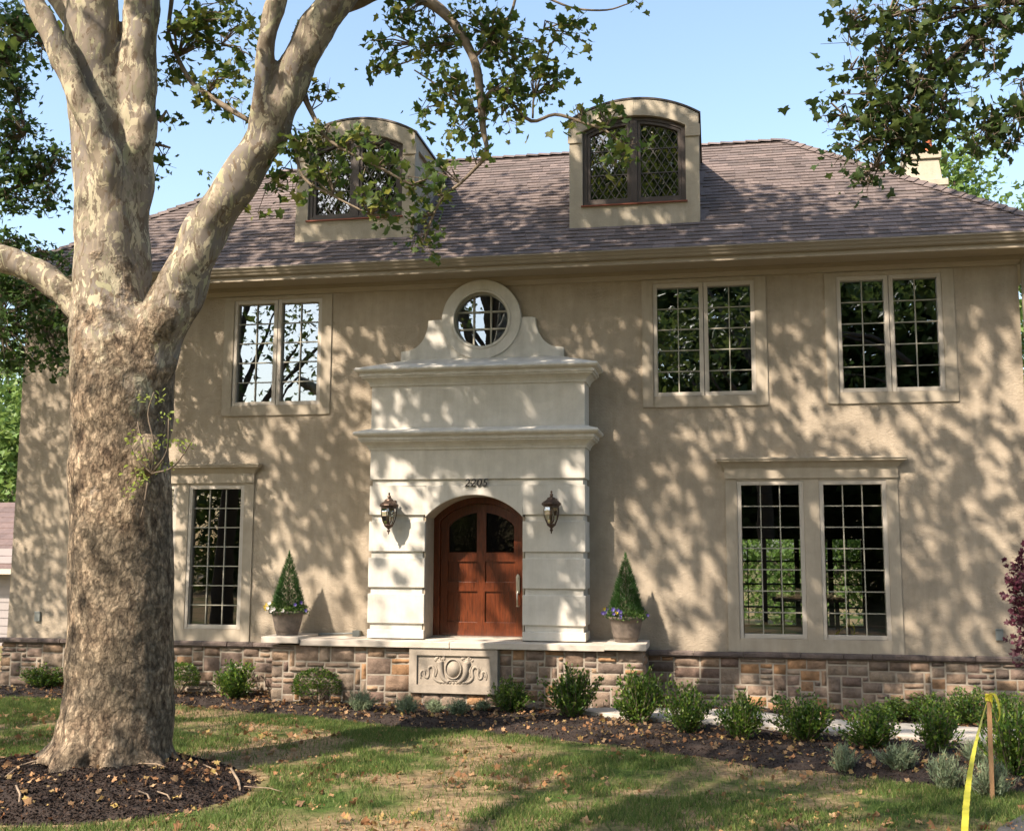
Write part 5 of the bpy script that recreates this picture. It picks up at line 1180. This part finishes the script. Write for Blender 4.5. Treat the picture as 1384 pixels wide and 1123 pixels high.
# dark red maple at the right edge
jm = empty('red_maple', (4.0, -1.75, 0)); tag(jm, 'dark purple-leaved Japanese maple at the right picture edge before the stucco', 'tree')
t = MB(); q, r = catmull([(4.0, -1.75, -.1), (3.95, -1.75, .5), (3.9, -1.8, 1.1), (3.7, -1.8, 1.7)], [.05, .04, .03, .01], 4); t.tube(q, r, 8); child(t.build('trunk', M['darkbark'], None, smooth=True), jm)
cr = Crown(41); DENS = 1.
for a in [(1385, 765, 14, 14, 60, (1400, 790)), (1378, 790, 16, 12, 80, (1400, 800)), (1384, 830, 10, 12, 60, (1400, 830)), (1380, 860, 12, 10, 50, (1400, 860)), (1384, 885, 10, 10, 40, (1400, 870)), (1400, 810, 30, 60, 400, (1400, 830)), (1430, 780, 40, 60, 500, (1430, 820))]: pb_(a[0], a[1], a[2], a[3], a[4], -1.85, a[5], .055, cr=.06, clump=6)
cr.finish(jm, M['purple'], M['darkbark'], 'palm')

# neighbour's house at the left
nh = empty('neighbour_house', (-19, 9, 0)); tag(nh, 'neighbouring house with grey siding and a reddish shingle roof at the far left', 'house')
a0 = P(17, 776, 7.0); b = MB(); b.box(-26, a0.x+.0, 7., 15, 0, a0.z-.05); 
for k_ in range(12): b.box(-26, a0.x+.012, 6.985, 7.001, .1+k_*.17, .1+k_*.17+.15)
child(b.build('wall', M['siding'], None), nh)
a1 = P(12, 772, 6.6); rz_ = P(0, 712, 9.).z; xe = a1.x+.45; b = MB()
for k_ in range(12):
    f0, f1 = k_/12, (k_+1.15)/12; X = -26
    y0_, y1_ = 6.6+4.4*f0, 6.6+4.4*f1; z0_, z1_ = a1.z+1.7*f0, a1.z+1.7*f1; x0_, x1_ = xe-1.2*f0*2, xe-1.2*f1*2; x = X
    while x < x0_: x2 = min(x0_, x+.3); b.raw([(x, y0_, z0_+.02), (x2, y0_, z0_+.02), (min(x2, x1_), y1_, z1_), (min(x, x1_), y1_, z1_), (x, y0_, z0_), (x2, y0_, z0_)], [(0, 1, 2, 3), (4, 5, 1, 0)]); x = x2
b.face([(xe, 6.6, a1.z), (xe, 15.4, a1.z), (xe-2.4, 11, a1.z+1.7)])
child(b.build('roof', M['nroof'], None, fix=False), nh)
b = MB(); b.box(-26, xe+.02, 6.52, 6.6, a1.z-.06, a1.z+.05); b.box(-26, xe, 6.6, 7., a1.z-.07, a1.z-.05); child(b.build('gutter', M['frame'], None), nh)

gb = 'bright green trees behind the houses'
tree('garden_tree', 'bright green leafy tree behind the neighbouring roof at the far left', (-21.5, 16, 0), 8.3, 4.2, 14000, M['far_leaf'], .22, 51, group=gb, zlo=.15)
tree('garden_tree', 'darker tree top beyond the bright one at the far left', (-27, 27, 0), 13, 5, 9000, M['maple_leaf'], .26, 52, group=gb, zlo=.2)
tree('garden_tree', 'narrow green tree directly behind the chimney', (5.9, 13, 0), 12.2, 2.0, 9000, M['far_leaf'], .16, 53, group=gb, zlo=.4)
tree('garden_tree', 'light green drooping tree right of the chimney above the roof slope', (9.6, 14.5, 0), 11.4, 3.6, 17000, M['far_leaf'], .18, 54, group=gb, zlo=.3)
tree('garden_tree', 'taller blue-green tree at the far right behind the light green one', (13.4, 17, 0), 15.0, 3.6, 12000, M['street_leaf'], .2, 55, group=gb, zlo=.4)
gc = 'hedge trees in the back garden seen through the windows'
for i, (x, y) in enumerate([(-.5, 17), (2.5, 15.5), (5., 17.)]):
    tree('hedge_tree', ['leafy hedge tree glimpsed through the left pane of the big ground-floor window', 'leafy hedge tree glimpsed through the middle of the big ground-floor window', 'leafy hedge tree glimpsed through the right pane of the big ground-floor window'][i], (x, y, 0), 5.2, 2.2, 6000, M['far_leaf'], .16, 60+i, group=gc, zlo=.08)
# street side trees: they stand behind the photographer, shade the front and show in the panes
gx = 'street trees that shade the front of the house'
for i, (x, y, h_, r_, n, sz_, zl) in enumerate([(-12.5, -11.5, 13, 4.0, 2600, .17, .5), (-6., -14.5, 17, 4.6, 4200, .18, .5), (-15.5, -6.5, 12, 3.8, 3600, .16, .4), (1.5, -20., 18, 5.5, 7000, .2, .35), (-1., -36, 25, 8.5, 44000, .5, .03), (9, -34, 25, 8.5, 44000, .5, .03), (19, -36, 20, 8, 24000, .45, .04), (-12., -40, 10, 6, 15000, .4, .04), (-24, -44, 9, 7, 15000, .4, .04)]):
    tree('street_tree', ['street tree left behind the camera', 'tall street tree just behind the camera', 'street tree at the left lawn edge outside the picture', 'tall street tree right behind the camera', 'dark tree across the street facing the entrance', 'dark tree across the street facing the right windows', 'dark tree across the street at the far right', 'lower tree across the street facing the left windows', 'lower tree across the street at the far left'][i], (x, y, 0), h_, r_, n, M['street_leaf'], sz_, 70+i, group=gx, zlo=zl, blobs=18 if i < 4 else 42, cr=.5 if i < 4 else .8)
